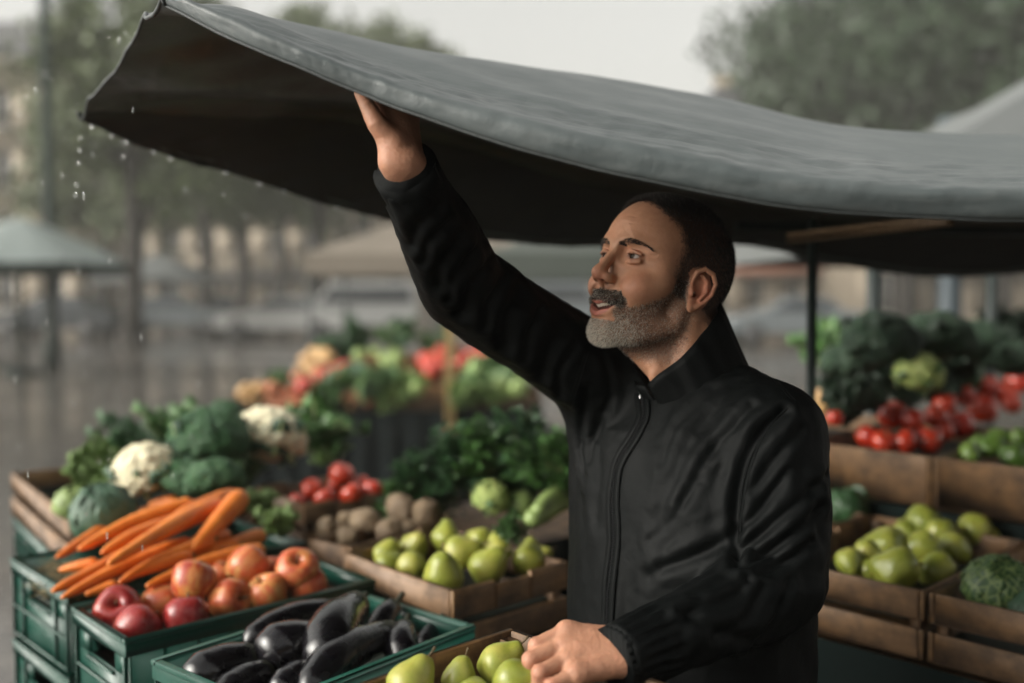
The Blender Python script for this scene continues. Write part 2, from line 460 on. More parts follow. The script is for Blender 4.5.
def skin_tint(V):
    c = np.tile(np.array([.475, .248, .145]), (len(V), 1))
    n = fbm(V * 60, 3)[:, None]; n2 = fbm(V * 22 + 4, 3)[:, None]
    c *= 1 + .16 * n; c = c * (1 - .30 * np.clip(n2, 0, 1)) + np.array([.50, .19, .12]) * .30 * np.clip(n2, 0, 1); sp = sm(.42, .60, perlin(V * 230))[:, None] * .35; c = c * (1 - sp) + np.array([.27, .13, .075]) * sp
    def patch(cen, r, col, w, k=1.0):
        d = np.linalg.norm((V - np.array(cen)) / np.array(r), axis=1); a = (w * sm(1.0, .2, d))[:, None]
        nonlocal c; c = c * (1 - a) + np.array(col) * a
    for y in (1, -1):
        patch((.075, y * .045, -.015), (.04, .03, .03), (.52, .215, .135), .5)
        patch((-.008, y * .085, .002), (.03, .02, .036), (.50, .165, .105), .6)
    patch((.112, 0, -.010), (.02, .022, .018), (.50, .17, .11), .6)
    for e in EYE:
        sy = np.sign(e[1])
        patch((e[0] + .010, e[1], e[2]), (.014, .022, .016), (.36, .15, .095), .5)
        # lash line: the edge of the lid opening
        q = (V - np.array([e[0] + .013, e[1] + sy * .0005, e[2] - .0005])) / np.array([.0085, .0126, .0036])
        d = np.linalg.norm(q, axis=1); r = np.linalg.norm(V - np.array(e), axis=1)
        a = (sm(1.55, 1.12, d) * (V[:, 2] > e[2] - .0005) * (V[:, 0] > e[0] + .004))[:, None] * .9
        c = c * (1 - a) + np.array([.03, .018, .012]) * a
        a = (sm(1.35, 1.10, d) * (V[:, 2] <= e[2] - .0005) * (V[:, 0] > e[0] + .004))[:, None] * .5
        c = c * (1 - a) + np.array([.14, .06, .045]) * a
    # lips
    y = np.abs(V[:, 1])
    zc = np.interp(y, [0, .019, .0315], [-.0535, -.0480, -.0368])
    hh = np.interp(y, [0, .010, .020, .031], [.0142, .0134, .0102, .001])
    a = (sm(1.05, .85, np.abs(V[:, 2] - zc) / hh) * (V[:, 0] > .078) * (y < .0325))[:, None] * .85
    c = c * (1 - a) + np.array([.46, .155, .125]) * a
    # nostrils and the mouth cavity
    inner = (np.abs(V[:, 2] - zc) < np.interp(y, [0, .02, .028], [.0036, .003, .0005])) & (y < .028) & (V[:, 0] > .07) & (V[:, 0] < .1005)
    c[inner] = (.05, .012, .01)
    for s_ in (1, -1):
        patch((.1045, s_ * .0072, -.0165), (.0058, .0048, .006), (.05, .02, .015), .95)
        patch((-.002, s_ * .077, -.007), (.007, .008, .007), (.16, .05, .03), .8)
    hm = hair_mask(V)[:, None]; c = c * (1 - .85 * hm ** 1.5) + np.array([.020, .015, .012]) * .85 * hm ** 1.5
    bm, mz = beard_mask(V); a = (bm * .48)[:, None]; c = c * (1 - a) + np.array([.11, .085, .068]) * a
    return c
hC = skin_tint(hV)
hV = hV + normals(hV, hQ) * (.00018 * fbm(hV * 420, 2))[:, None]
# ------------------------------------------------------------------ arm joints (world)
SH_R, EL_R, WR_R = P(612, 383, 1.57), P(466, 284, 1.42), P(404, 166, 1.24)
SH_L, EL_L, WR_L = P(770, 424, 1.38), P(777, 593, 1.30), P(634, 651, 1.160)
def unit(v): v = np.asarray(v, float); return v / np.linalg.norm(v)
def hand_field(wrist, fore, mcp, chains, thumb, h=.0012, wk=1.0, pr=.0115, tr=1.0, fs=1.0):
    """mcp: 4 knuckles; chains: 4 lists of joints after the knuckle; thumb: 4 joints"""
    allp = np.array([wrist, fore] + list(mcp) + [p for c in chains for p in c] + list(thumb))
    F = Field(allp.min(0) - .03, allp.max(0) + .03, h)
    mcp = [np.array(m) for m in mcp]; wrist = np.array(wrist)
    across = unit(mcp[3] - mcp[0])
    wl, wr_ = wrist - across * .016, wrist + across * .016
    base = [wl, wl * .67 + wr_ * .33, wl * .33 + wr_ * .67, wr_]
    fd = unit(np.array(fore) - wrist)
    F.add(caps([wl, wl + fd * .09], [.0175 * wk, .024 * wk])); F.add(caps([wr_, wr_ + fd * .09], [.0165 * wk, .022 * wk]), .015)
    F.add(caps([wrist, wrist + fd * .1], [.021, .03]), .015)
    for b, m in zip(base, mcp): F.add(caps([b, m], [.0145 * wk, pr * 1.03]), .016)
    cen = (sum(mcp) / 4 + wrist) / 2; F.add(caps([wrist, sum(mcp) / 4 * .85 + wrist * .15], [.016, .013]), .012)
    fr = [(.0098, .0090, .0082, .0072), (.0100, .0092, .0084, .0074), (.0094, .0087, .0080, .0070), (.0084, .0077, .0071, .0064)]
    G = None
    for c, m, r, b in zip(chains, mcp, fr, base):
        # fingers joined to the palm one by one; k small so neighbours keep their clefts
        F.add(caps([m] + list(c), np.array(r[:len(c) + 1]) * fs), .0030)
        F.add(ell(tuple(m + unit(m - b) * -.001), (.0108,) * 3), .010)
        F.add(ell(tuple(c[0]), (r[1] * 1.01 * fs,) * 3), .003)
    t = [np.array(x) for x in thumb]
    F.add(caps(t, np.array([.016, .0135, .0105, .0088][:len(t)]) * tr), .012)
    return F
# left hand, closed over the rim of the pear crate
mcpL = [P(567, 632, 1.170), P(564, 646, 1.155), P(568, 661, 1.137), P(576, 674, 1.117)]
chL = [[P(537, 646, 1.155), P(533, 666, 1.155), P(538, 681, 1.165)], [P(531, 660, 1.135), P(529, 682, 1.137), P(536, 696, 1.145)],
       [P(540, 673, 1.115), P(538, 694, 1.117), P(546, 706, 1.125)], [P(552, 686, 1.103), P(551, 702, 1.105), P(558, 712, 1.115)]]
thL = [P(616, 662, 1.180), P(592, 670, 1.200), P(572, 680, 1.205), P(560, 692, 1.205)]
lF = hand_field(WR_L, EL_L, mcpL, chL, thL, fs=1.12)
lV, lQ = lF.mesh(); lV = relax(lV, lQ, 1, .4)
# right hand, raised, thumb along the hem, the fingers up under the canvas
mcpR = [P(379, 106, 1.27), P(390, 104, 1.275), P(400, 108, 1.28), P(408, 117, 1.285)]
chR = [[P(375, 90, 1.30), P(377, 90, 1.325), P(380, 96, 1.34)], [P(388, 88, 1.31), P(390, 88, 1.335), P(393, 94, 1.35)],
       [P(400, 93, 1.315), P(402, 92, 1.34), P(404, 97, 1.355)], [P(411, 102, 1.315), P(413, 101, 1.335), P(415, 104, 1.35)]]
thR = [P(393, 142, 1.238), P(377, 124, 1.232), P(368, 107, 1.235), P(361, 94, 1.245)]
rF = hand_field(WR_R, EL_R, mcpR, chR, thR, wk=.80, pr=.0112, tr=.93)
rV, rQ = rF.mesh(); rV = relax(rV, rQ, 1, .4)
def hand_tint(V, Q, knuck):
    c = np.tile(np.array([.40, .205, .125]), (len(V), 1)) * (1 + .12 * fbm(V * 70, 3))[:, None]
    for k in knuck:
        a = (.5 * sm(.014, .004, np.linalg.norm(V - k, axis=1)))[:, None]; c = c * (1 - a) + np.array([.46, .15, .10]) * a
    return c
def hand_detail(V, Q, mcp, ch, wrist):
    N = normals(V, Q)
    d = .00035 * fbm(V * 260, 2) + .0006 * fbm(V * 70 + 3, 2)
    # skin creases over the middle joints and tendons on the back
    for c in ch:
        ax = unit(c[1] - c[0]); t = (V - c[0]) @ ax; r = np.linalg.norm(V - c[0], axis=1)
        d = d + np.where(r < .014, .0004 * np.sin(t * 3000) * sm(.014, .006, r), 0)
    for m in mcp:
        a = wrist; ab = m - a; t = np.clip(((V - a) @ ab) / (ab @ ab), 0, 1); r = np.linalg.norm(V - a - t[:, None] * ab - N * .012, axis=1)
        d = d + .0009 * np.exp(-(r / .004) ** 2) * sm(.15, .5, t)
    return V + N * d[:, None]
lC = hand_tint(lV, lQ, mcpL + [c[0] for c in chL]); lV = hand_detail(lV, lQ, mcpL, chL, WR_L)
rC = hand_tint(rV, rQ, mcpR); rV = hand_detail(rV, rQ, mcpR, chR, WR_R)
# trunk, arms and legs of the same body, under the clothes
bF = Field(b2w([-.3, 0, 0]) * 0 + np.array([-.25, 1.0, 0.02]), np.array([.62, 1.85, 1.80]), .010)
for a_ in (.98, 1.1, 1.22, 1.34): bF.add(ell(b2w([0, 0, a_]), (.10, .10, .10)), .04)
bF.add(caps([b2w([0, -.07, 1.30]), b2w([0, .07, 1.30])], .085), .04); bF.add(caps([NECK_BASE + [0, 0, .01], b2w([0, 0, 1.36])], [.05, .09]), .03)
bF.add(caps([b2w([0, -.07, .98]), b2w([0, .07, .98])], .09), .04)
for S, E, W in ((SH_R, EL_R, WR_R), (SH_L, EL_L, WR_L)):
    bF.add(caps([b2w([0, 0, 1.38]), S], [.045, .04]), .04); bF.add(caps([S, E, W], [.048, .036, .022]), .02)
for y in (1, -1): bF.add(caps([b2w([0, y * .09, .95]), b2w([.01, y * .11, .50]), b2w([-.01, y * .13, .09])], [.085, .052, .036]), .03)
bV, bQ = bF.mesh(); del bF
skin = Nt('skin', .46, Subsurface_Weight=.12, Subsurface_Scale=.008)
skin.b.inputs['Subsurface Radius'].default_value = (1, .3, .15)
_c = skin.coord('Object'); _f = skin.noise(_c, 900, 3); _g = skin.noise(_c, 160, 4)
_m = skin.mix(skin.math('MULTIPLY', _g, .35), skin.tint(), (.30, .10, .06)); skin.set('Base Color', _m)
skin.set('Roughness', skin.ramp(_g, [(.3, .46), (.7, .64)])); skin.bump(_f, .5, .0006, skin.bump(skin.noise(_c, 220, 4), .35, .0012))
skin.b.inputs['Specular IOR Level'].default_value = .4
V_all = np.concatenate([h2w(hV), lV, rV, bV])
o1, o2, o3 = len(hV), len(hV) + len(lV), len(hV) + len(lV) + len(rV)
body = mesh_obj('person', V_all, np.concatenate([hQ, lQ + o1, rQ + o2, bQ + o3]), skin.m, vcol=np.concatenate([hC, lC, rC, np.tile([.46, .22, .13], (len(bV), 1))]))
tag(body, 'bearded man in black zipped jacket smiling and lifting the canopy edge with one hand', 'person')
# eyes
eyem = Nt('eyeball', .16); eyem.set('Base Color', eyem.tint()); eyem.b.inputs['Specular IOR Level'].default_value = .12
gaze = unit([1, -.16, .05])
def uvs(r, nu, nv):
    th = np.linspace(0, PI, nv); ph = np.linspace(0, 2 * PI, nu, endpoint=False)
    V = np.array([[math.cos(t), math.sin(t) * math.cos(p), math.sin(t) * math.sin(p)] for t in th for p in ph]) * r
    Q = np.array([[i * nu + j, i * nu + (j + 1) % nu, (i + 1) * nu + (j + 1) % nu, (i + 1) * nu + j] for i in range(nv - 1) for j in range(nu)])
    return V, Q
for e in EYE:
    V, Q = uvs(.0126, 48, 64)
    d = V @ gaze / .0126; ang = np.arccos(np.clip(d, -1, 1))
    c = np.tile([.33, .28, .26], (len(V), 1)); c[ang < .56] = (.012, .008, .006); c[ang < .48] = (.028, .015, .009); c[ang < .19] = (.003, .003, .003)
    c[(ang > .50) & (ang < .54)] = (.25, .20, .17)
    V = V * (1 + .035 * sm(.5, .2, ang))[:, None]
    mesh_obj('eye', h2w(V + np.array(e)), Q, eyem.m, body, vcol=c)
# teeth
tm = Nt('teeth', .25, Base_Color=(.62, .55, .45)); mb = MB()
for i in range(-5, 6):
    a = i * .17; mb.add(*(lambda s: (s[0] * np.array([.0030, .0040 - abs(i) * .0002, .0064]) / .0126 * 1.0 + np.array([.0805 + .0175 * math.cos(a) - abs(i) * .0008, .0215 * math.sin(a), -.0468 + abs(i) * .0013]), s[1]))(uvs(.0126, 12, 10)))
mb.v = [h2w(v) for v in mb.v]; mb.build('teeth', tm.m, body)
# ------------------------------------------------------------------ hair made of strands
hairm = Nt('hair', .5); hairm.set('Base Color', hairm.tint()); hairm.b.inputs['Specular IOR Level'].default_value = .35
hN = normals(hV, hQ)
tri = np.concatenate([hQ[:, [0, 1, 2]], hQ[:, [0, 2, 3]]])
tc = hV[tri].mean(1); tn = hN[tri].mean(1); tn /= np.linalg.norm(tn, axis=1)[:, None]
ar = np.linalg.norm(np.cross(hV[tri[:, 1]] - hV[tri[:, 0]], hV[tri[:, 2]] - hV[tri[:, 0]]), axis=1) / 2
def strands(name, w, n, length, dirf, rad, colf, curl=.25):
    pr = w * ar; pr = pr / pr.sum(); k = rng.choice(len(tri), n, p=pr)
    u = rng.random((n, 2)); u = np.where(u.sum(1, keepdims=True) > 1, 1 - u, u)
    a, b, c = hV[tri[k, 0]], hV[tri[k, 1]], hV[tri[k, 2]]
    p0 = a + (b - a) * u[:, :1] + (c - a) * u[:, 1:]; nn = tn[k]
    L = length(p0)[:, None] * rng.uniform(.6, 1.15, (n, 1))
    d0 = dirf(p0, nn) + rng.normal(size=(n, 3)) * curl; d0 -= nn * np.minimum((d0 * nn).sum(1), 0)[:, None] * 1.0
    d0 /= np.linalg.norm(d0, axis=1)[:, None]
    d1 = unit_rows(d0 + (dirf(p0, nn) * .8 + rng.normal(size=(n, 3)) * curl)); d1 -= nn * np.minimum((d1 * nn).sum(1) - .05, 0)[:, None]
    p1 = p0 + d0 * L * .5; p2 = p1 + d1 * L * .5; p0 = p0 - nn * .0006
    s1 = unit_rows(np.cross(d0, rng.normal(size=(n, 3)))); s2 = np.cross(d0, s1)
    r = rad * rng.uniform(.8, 1.2, (n, 1))
    V = []; 
    for q, rr in ((p0, r), (p1, r * .85)):
        for t in range(3): V.append(q + rr * (math.cos(t * 2.094) * s1 + math.sin(t * 2.094) * s2))
    V.append(p2); V = np.stack(V, 1).reshape(-1, 3); b = np.arange(n)[:, None] * 7
    Q = np.concatenate([b + np.array([[t, (t + 1) % 3, 3 + (t + 1) % 3, 3 + t]]) for t in range(3)])
    T = np.concatenate([b + np.array([[3 + t, 3 + (t + 1) % 3, 6]]) for t in range(3)])
    col = np.repeat(colf(p0), 7, axis=0)
    return mesh_obj(name, h2w(V), [Q, T], hairm.m, body, vcol=col)
def unit_rows(v): return v / (np.linalg.norm(v, axis=1)[:, None] + 1e-12)
def fall(p):
    d = np.stack([np.where(p[:, 0] > .0, .35, -.1), np.sign(p[:, 1]) * .05, -np.ones(len(p))], 1)
    top = sm(.07, .12, p[:, 2])[:, None]; return d * (1 - top) + np.array([.9, .0, .25]) * top
def hcol(p):
    n = len(p); g = np.clip(.14 + .75 * sm(.05, -.02, p[:, 2]) * sm(-.03, .02, p[:, 0]), 0, 1)
    isg = rng.random(n) < g * .55; c = np.tile([.011, .008, .0065], (n, 1)) * rng.uniform(.6, 1.6, (n, 1)); c[isg] = np.array([.16, .14, .12]) * rng.uniform(.6, 1.2, (isg.sum(), 1)); return c
strands('hair', hair_mask(tc), 52000, lambda p: .0045 + .0065 * sm(.03, .10, p[:, 2]), lambda p, n: n * .28 + fall(p) * .9, .00020, hcol)
bm, mzm = beard_mask(tc)
def bcol(p):
    n = len(p); _, mz = beard_mask(p)
    front = sm(.035, .085, p[:, 0]) * sm(-.045, -.075, p[:, 2])          # pale chin
    g = np.where(mz > .3, .27, .36 + .50 * front)
    isg = rng.random(n) < g; c = np.tile([.055, .034, .022], (n, 1)) * rng.uniform(.5, 1.5, (n, 1)); c[mz > .3] *= .6
    c[isg] = np.array([.74, .68, .58]) * rng.uniform(.5, 1.15, (isg.sum(), 1)); return c
def blen(p): return .0032 + .0022 * sm(.03, .08, p[:, 0]) * sm(-.05, -.08, p[:, 2]) + .003 * (beard_mask(p)[1] > .3)
def bdir(p, n):
    side = np.sign(p[:, 1]) * np.clip(np.abs(p[:, 1]) / .03, 0, 1)
    _, mz = beard_mask(p); d = np.stack([np.full(len(p), .45), side * .15, np.full(len(p), -1.0)], 1)
    d = np.where(mz[:, None] > .3, np.stack([np.full(len(p), .25), side * .75, np.full(len(p), -.9)], 1), d); return n * .4 + d
dens = np.clip(bm * (.38 + .75 * sm(.03, .08, tc[:, 0])) + mzm * 1.15, 0, 2)
strands('beard', dens, 26000, blen, bdir, .00022, bcol, .3)
# eyebrows
def brow_mask(p):
    y = np.abs(p[:, 1]); zc = np.interp(y, [.010, .022, .034, .050, .056], [.0410, .0455, .0465, .0425, .0375]); hw = np.interp(y, [.009, .016, .035, .056], [.0018, .0036, .0030, .0009])
    return np.where((y > .009) & (y < .057) & (p[:, 0] > .045) & (np.abs(p[:, 2] - zc) < hw), 1.0, 0)
strands('eyebrow', brow_mask(tc) + 1e-12, 1100, lambda p: np.full(len(p), .0070), lambda p, n: n * .25 + np.stack([-.25 + 0 * p[:, 0], np.sign(p[:, 1]) * 1.0, .25 - 6 * (np.abs(p[:, 1]) - .02)], 1), .00019,
        lambda p: np.tile([.018, .012, .009], (len(p), 1)) * rng.uniform(.5, 1.6, (len(p), 1)), .15)
# ------------------------------------------------------------------ jacket
def torso(cx=(0, 0), zz=None, ww=None, dd=None, off=None, n=2.3):
    zz, ww, dd, off = map(lambda a: np.array(a, np.float32), (zz, ww, dd, off))
    Bm, Bo = BM.astype(np.float32), BODY_O.astype(np.float32)
    def fn(X):
        q = (X - Bo) @ Bm; z = q[..., 2]
        w = np.interp(z, zz, ww); d = np.interp(z, zz, dd); o = np.interp(z, zz, off)
        a = np.abs(q[..., 1] / w); b = np.abs((q[..., 0] - o) / d)
        r = (a ** n + b ** n) ** (1 / n); e = (r - 1) * np.minimum(w, d)
        return np.maximum(e, np.maximum(z - zz[-1], zz[0] - z)).astype(np.float32)
    m = ww.max() + .05; c = BODY_O
    return fn, np.array([c[0] - m, c[1] - m, zz[0]]), np.array([c[0] + m, c[1] + m, zz[-1]])
def cuff_pt(E, W, t): return E + (W - E) * t
JR_END, JL_END = .93, 1.10
def disc_end(c, ax, R_=.075):
    c = np.array(c, np.float32); ax = np.array(unit(ax), np.float32)
    def fn(X): return np.maximum(-((X - c) @ ax), np.linalg.norm(X - c, axis=-1) - R_)
    return fn, c - R_, c + R_
def sleeves(F, grow=0.0):
    F.add(caps([SH_R + [.03, -.0, -.02], SH_R * .5 + EL_R * .5 + [.0, 0, -.004], EL_R + [-.004, 0, -.004], EL_R * .45 + WR_R * .55, cuff_pt(EL_R, WR_R, JR_END + .1)], np.array([.078, .065, .062, .050, .037]) + grow), .035)
    F.add(caps([P(594, 388, 1.56), P(594, 470, 1.55), P(598, 600, 1.52)], [.042, .036, .030]), .03)
    F.add(caps([b2w([-.01, -.155, 1.33]), b2w([0, -.150, 1.15])], [.062, .05]), .03)
    F.add(caps([SH_L + [.0, 0, -.02], SH_L * .5 + EL_L * .5 + [.008, 0, 0], EL_L + [.004, 0, .012], EL_L * .5 + WR_L * .5 + [0, 0, .004], cuff_pt(EL_L, WR_L, .90), cuff_pt(EL_L, WR_L, JL_END + .06)], np.array([.076, .067, .058, .050, .044, .037]) + grow), .022)
jF = Field((-.16, 1.08, .86), (.50, 1.78, 1.80), .0030)
jF.add(torso(zz=[.88, .95, 1.05, 1.15, 1.25, 1.33, 1.39, 1.43, 1.46, 1.485], ww=[.200, .198, .190, .188, .190, .188, .170, .140, .105, .070],
             dd=[.150, .152, .146, .140, .132, .122, .108, .092, .080, .066], off=[.020, .022, .022, .018, .012, .006, .0, -.006, -.010, -.012]))
for S, y in ((SH_R, -1), (SH_L, 1)):
    jF.add(caps([b2w([-.02, y * .055, 1.455]), S + np.array([0, 0, -.012])], [.058, .068]), .035)
sleeves(jF)
# stand collar
nb = NECK_BASE; ntop = h2w([-.028, 0, -.050])
nax = unit(ntop - nb)
def collar_pt(a, s, r):
    a = a - .22          # a: angle about the neck from the front, + to his left; s: height along the neck
    f = BM[:, 0] - nax * (BM[:, 0] @ nax); f /= np.linalg.norm(f); l = np.cross(nax, f)
    return nb + nax * s + (f * math.cos(a) + l * math.sin(a)) * r
# neck opening
jF.cut(caps([nb - nax * .02, nb + nax * .2], [.062, .066]), .004)
# open sleeve ends
jF.cut(disc_end(cuff_pt(EL_R, WR_R, JR_END), WR_R - EL_R), .002)
jF.cut(disc_end(cuff_pt(EL_L, WR_L, JL_END), WR_L - EL_L), .002)
jV, jQ = jF.mesh(); del jF
jV = relax(jV, jQ, 2, .5)
# --- folds
def seg_coords(V, a, b):
    ab = b - a; L = np.linalg.norm(ab); ax = ab / L; t = (V - a) @ ax; r = V - a - t[:, None] * ax
    ref = unit(np.cross(ax, [0.3, .9, .2])); r2 = np.cross(ax, ref); return t, np.arctan2(r @ r2, r @ ref), np.linalg.norm(r, axis=1), L
def ridge(x): return 1 - 2 * np.sqrt(x * x + .006)
def folds(V, N):
    d = np.zeros(len(V))
    q = w2b(V)
    wsum = np.zeros(len(V))
    for (S, E, W, rr) in ((SH_R, EL_R, WR_R, .11), (SH_L, EL_L, WR_L, .11)):
        for (a, b, kind) in ((S, E, 0), (E, W, 1)):
            t, ph, r, L = seg_coords(V, a, b)
            w = sm(.125, .085, r) * sm(-.06, .02, t) * sm(L + .05, L - .02, t)
            near = np.exp(-((t - (L if kind == 0 else 0)) / .10) ** 2)         # towards the elbow
            sh = np.exp(-(t / .09) ** 2) if kind == 0 else np.exp(-((t - L) / .05) ** 2)
            twist = 1.2 if kind == 0 else -1.0
            uv = np.stack([t * 17 + .55 * np.sin(ph + twist) + .25 * perlin(V * 9), np.cos(ph) * .8, np.sin(ph) * .8], 1)
            n1 = ridge(perlin(uv + 3.1 + (7 if S is SH_L else 0))); n2 = ridge(perlin(uv * [1.9, 1.3, 1.3] + 9.7))
            along = perlin(np.stack([t * 5, np.cos(ph) * 2.6, np.sin(ph) * 2.6], 1) + 5.5)
            amp = (.0030 + .0045 * near + .0018 * sh) * (.5 if S is SH_R else .8)
            d += w * (1 - np.clip(wsum, 0, 1)) * (amp * (n1 - .55) + amp * .45 * (n2 - .55) + .005 * along)
            wsum += w
    wt = 1 - np.clip(wsum, 0, 1)
    # body: drapes hanging from the chest and the pull towards the raised arm
    A = b2w([.12, -.19, 1.40]); C = b2w([.12, .17, 1.38])
    dA = np.linalg.norm(V - A, axis=1); angA = np.arctan2(q[:, 2] - 1.40, q[:, 1] + .19)
    dC = np.linalg.norm(V - C, axis=1); angC = np.arctan2(q[:, 2] - 1.36, q[:, 1] - .18)
    fA = ridge(perlin(np.stack([angA * 4.2, dA * 3.5, q[:, 0] * 2], 1) + 2.0)) * sm(.42, .1, dA) * sm(.0, .05, dA)
    fC = ridge(perlin(np.stack([angC * 4.6, dC * 3.2, q[:, 0] * 2], 1) + 8.0)) * sm(.36, .08, dC) * sm(.0, .05, dC)
    big = perlin(np.stack([q[:, 1] * 9 + q[:, 2] * 5, q[:, 2] * 4.0, q[:, 0] * 6], 1) + 4.0)
    med = ridge(perlin(np.stack([q[:, 1] * 10 + q[:, 2] * 11, q[:, 2] * 7 - q[:, 1] * 4, q[:, 0] * 6], 1) + 1.0))
    low = sm(1.22, 1.0, q[:, 2]) * ridge(perlin(np.stack([q[:, 1] * 5, q[:, 2] * 16, q[:, 0] * 5], 1) + 6.0))
    zipd = sm(.004, .02, np.abs(q[:, 1]))
    d += wt * zipd * (.0026 * fA + .0014 * fC + .0060 * big + .0018 * (med - .5) + .0030 * low)
    d += .0009 * fbm(V * 55, 2)
    return d
_b0 = BVHTree.FromPolygons([tuple(v) for v in jV], [tuple(int(i) for i in q) for q in jQ])
def _hit(px, py):
    d = unit(P(px, py, 1.0) - np.array([0, 0, CAMZ])); h = _b0.ray_cast(Vector((0, 0, CAMZ)), Vector(d), 4); return None if h[0] is None else np.array(h[0])
def crease(V, pl, w, amp):
    pts = [h for h in (_hit(*q) for q in spline(np.array(pl, float), 24)) if h is not None]; dd = np.full(len(V), 9.0)
    for a, b in zip(pts[:-1], pts[1:]):
        ab = b - a; t = np.clip(((V - a) @ ab) / (ab @ ab + 1e-12), 0, 1); dd = np.minimum(dd, np.linalg.norm(V - a - t[:, None] * ab, axis=1))
    return amp * (-np.exp(-(dd / w) ** 2) + .55 * np.exp(-((dd - 2.2 * w) / (1.3 * w)) ** 2))
for it in range(1):
    N = normals(jV, jQ); d = folds(jV, N)
    for pl, w, amp in (([(784, 412), (762, 432), (747, 457), (738, 492), (736, 520), (737, 552), (738, 568)], .007, .009), ([(832, 470), (792, 507), (752, 542), (740, 557)], .0055, .0048), ([(822, 507), (792, 535), (747, 568)], .0055, .0055),
                       ([(812, 542), (782, 564), (747, 578)], .0055, .0050), ([(747, 582), (727, 600), (682, 612)], .0055, .0045), ([(762, 587), (747, 618), (712, 640)], .006, .0045), ([(790, 580), (775, 620), (740, 655)], .006, .0040), ([(787, 472), (762, 507), (744, 527)], .0055, .0045), ([(800, 430), (775, 460), (752, 490)], .0055, .0035),
                       ([(752, 407), (712, 452), (682, 502)], .007, .0045), ([(712, 392), (677, 427), (662, 462)], .007, .0040), ([(737, 532), (702, 552), (662, 567)], .007, .0040), ([(587, 387), (582, 442), (587, 482)], .006, .0040), ([(612, 397), (597, 432), (592, 462)], .006, .0040), ([(700, 480), (672, 520), (650, 540)], .006, .003),
                       ([(575, 345), (560, 370), (560, 395)], .006, .0045), ([(540, 310), (528, 335), (525, 358)], .006, .0045), ([(506, 275), (490, 300), (486, 325)], .006, .0045), ([(474, 250), (455, 275), (450, 300)], .006, .004), ([(450, 222), (430, 240), (424, 262)], .006, .004), ([(600, 345), (610, 380), (606, 410)], .006, .004),
                       ([(735, 380), (700, 425), (678, 470), (660, 520)], .013, .005), ([(720, 470), (690, 505), (665, 550)], .012, .0045), ([(596, 400), (600, 450), (598, 520)], .010, .0045),
                       ([(720, 545), (690, 560), (650, 575)], .009, .005), ([(750, 640), (715, 630), (690, 615)], .008, .005), ([(700, 600), (685, 625), (680, 650)], .007, .004), ([(800, 470), (815, 500), (820, 540)], .010, .004),
                       ([(560, 330), (548, 350), (542, 375)], .010, .006), ([(520, 290), (505, 320), (505, 345)], .010, .006), ([(490, 262), (470, 290), (462, 312)], .009, .006), ([(460, 240), (442, 262), (440, 285)], .009, .005), ([(440, 205), (420, 225), (412, 245)], .008, .004)):
        d = d + crease(jV, pl, w, amp * (.8 if pl[0][0] > 735 or pl[0][0] < 590 else .55))
    nearneck = sm(.075, .12, np.linalg.norm(jV - (nb + nax * .05), axis=1))
    jV = jV + N * (d * (.35 + .65 * nearneck))[:, None]
# elastic of the left cuff: gathered just before the band
t, ph, r, L = seg_coords(jV, EL_L, WR_L)
w = sm(L * .80, L * .90, t) * sm(L * 1.09, L * 1.0, t) * (r < .08)
N = normals(jV, jQ); jV = jV + N * (w * (.0022 * np.sin(ph * 19 + 2 * perlin(jV * 30)) - .001))[:, None]
# seams: shoulder of the near sleeve and front panel
jacket = Nt('jacket_cloth', .70)
_c = jacket.coord('Object'); _n = jacket.noise(_c, 14, 4); _w = jacket.noise(_c, 1400, 2); _k = jacket.noise(_c, 45, 3, .6, .6)
jacket.set('Base Color', jacket.ramp(_n, [(.3, (.0009, .0014, .0014)), (.7, (.0016, .0023, .0023))]))
jacket.set('Roughness', jacket.ramp(_n, [(.3, .56), (.7, .68)])); jacket.b.inputs['Specular IOR Level'].default_value = .10
jacket.b.inputs['Sheen Weight'].default_value = 0; jacket.b.inputs['Sheen Roughness'].default_value = .4
jacket.bump(_w, .12, .0006, jacket.bump(_k, .30, .003))
jk = mesh_obj('jacket', jV, jQ, jacket.m, body)
jbvh = BVHTree.FromPolygons([tuple(v) for v in jV], [tuple(int(i) for i in q) for q in jQ])
def on_jacket(px, py, off=.001):
    """point of the jacket front met by the line of sight of a pixel"""
    d = unit(P(px, py, 1.0) - np.array([0, 0, CAMZ])); h = jbvh.ray_cast(Vector((0, 0, CAMZ)), Vector(d), 4)
    if h[0] is None: return None
    return np.array(h[0]) + np.array(h[1]) * off * (1 if h[1].dot(Vector(d)) < 0 else -1), np.array(h[1])
def ribbon(mb, pts, nrm, w, th, col=None):
    """raised strip following the surface"""
    pts = np.array(pts); T = unit_rows(np.gradient(pts, axis=0)); S = unit_rows(np.cross(T, nrm)); m = len(pts)
    prof = [(-w, -.0006), (-w, th), (w, th), (w, -.0006)]
    V = np.concatenate([pts + S * a + nrm * b for a, b in prof]); i = np.arange(m - 1)
    Q = np.concatenate([np.stack([k * m + i, k * m + i + 1, ((k + 1) % 4) * m + i + 1, ((k + 1) % 4) * m + i], 1) for k in range(4)])
    mb.add(V, Q, col)
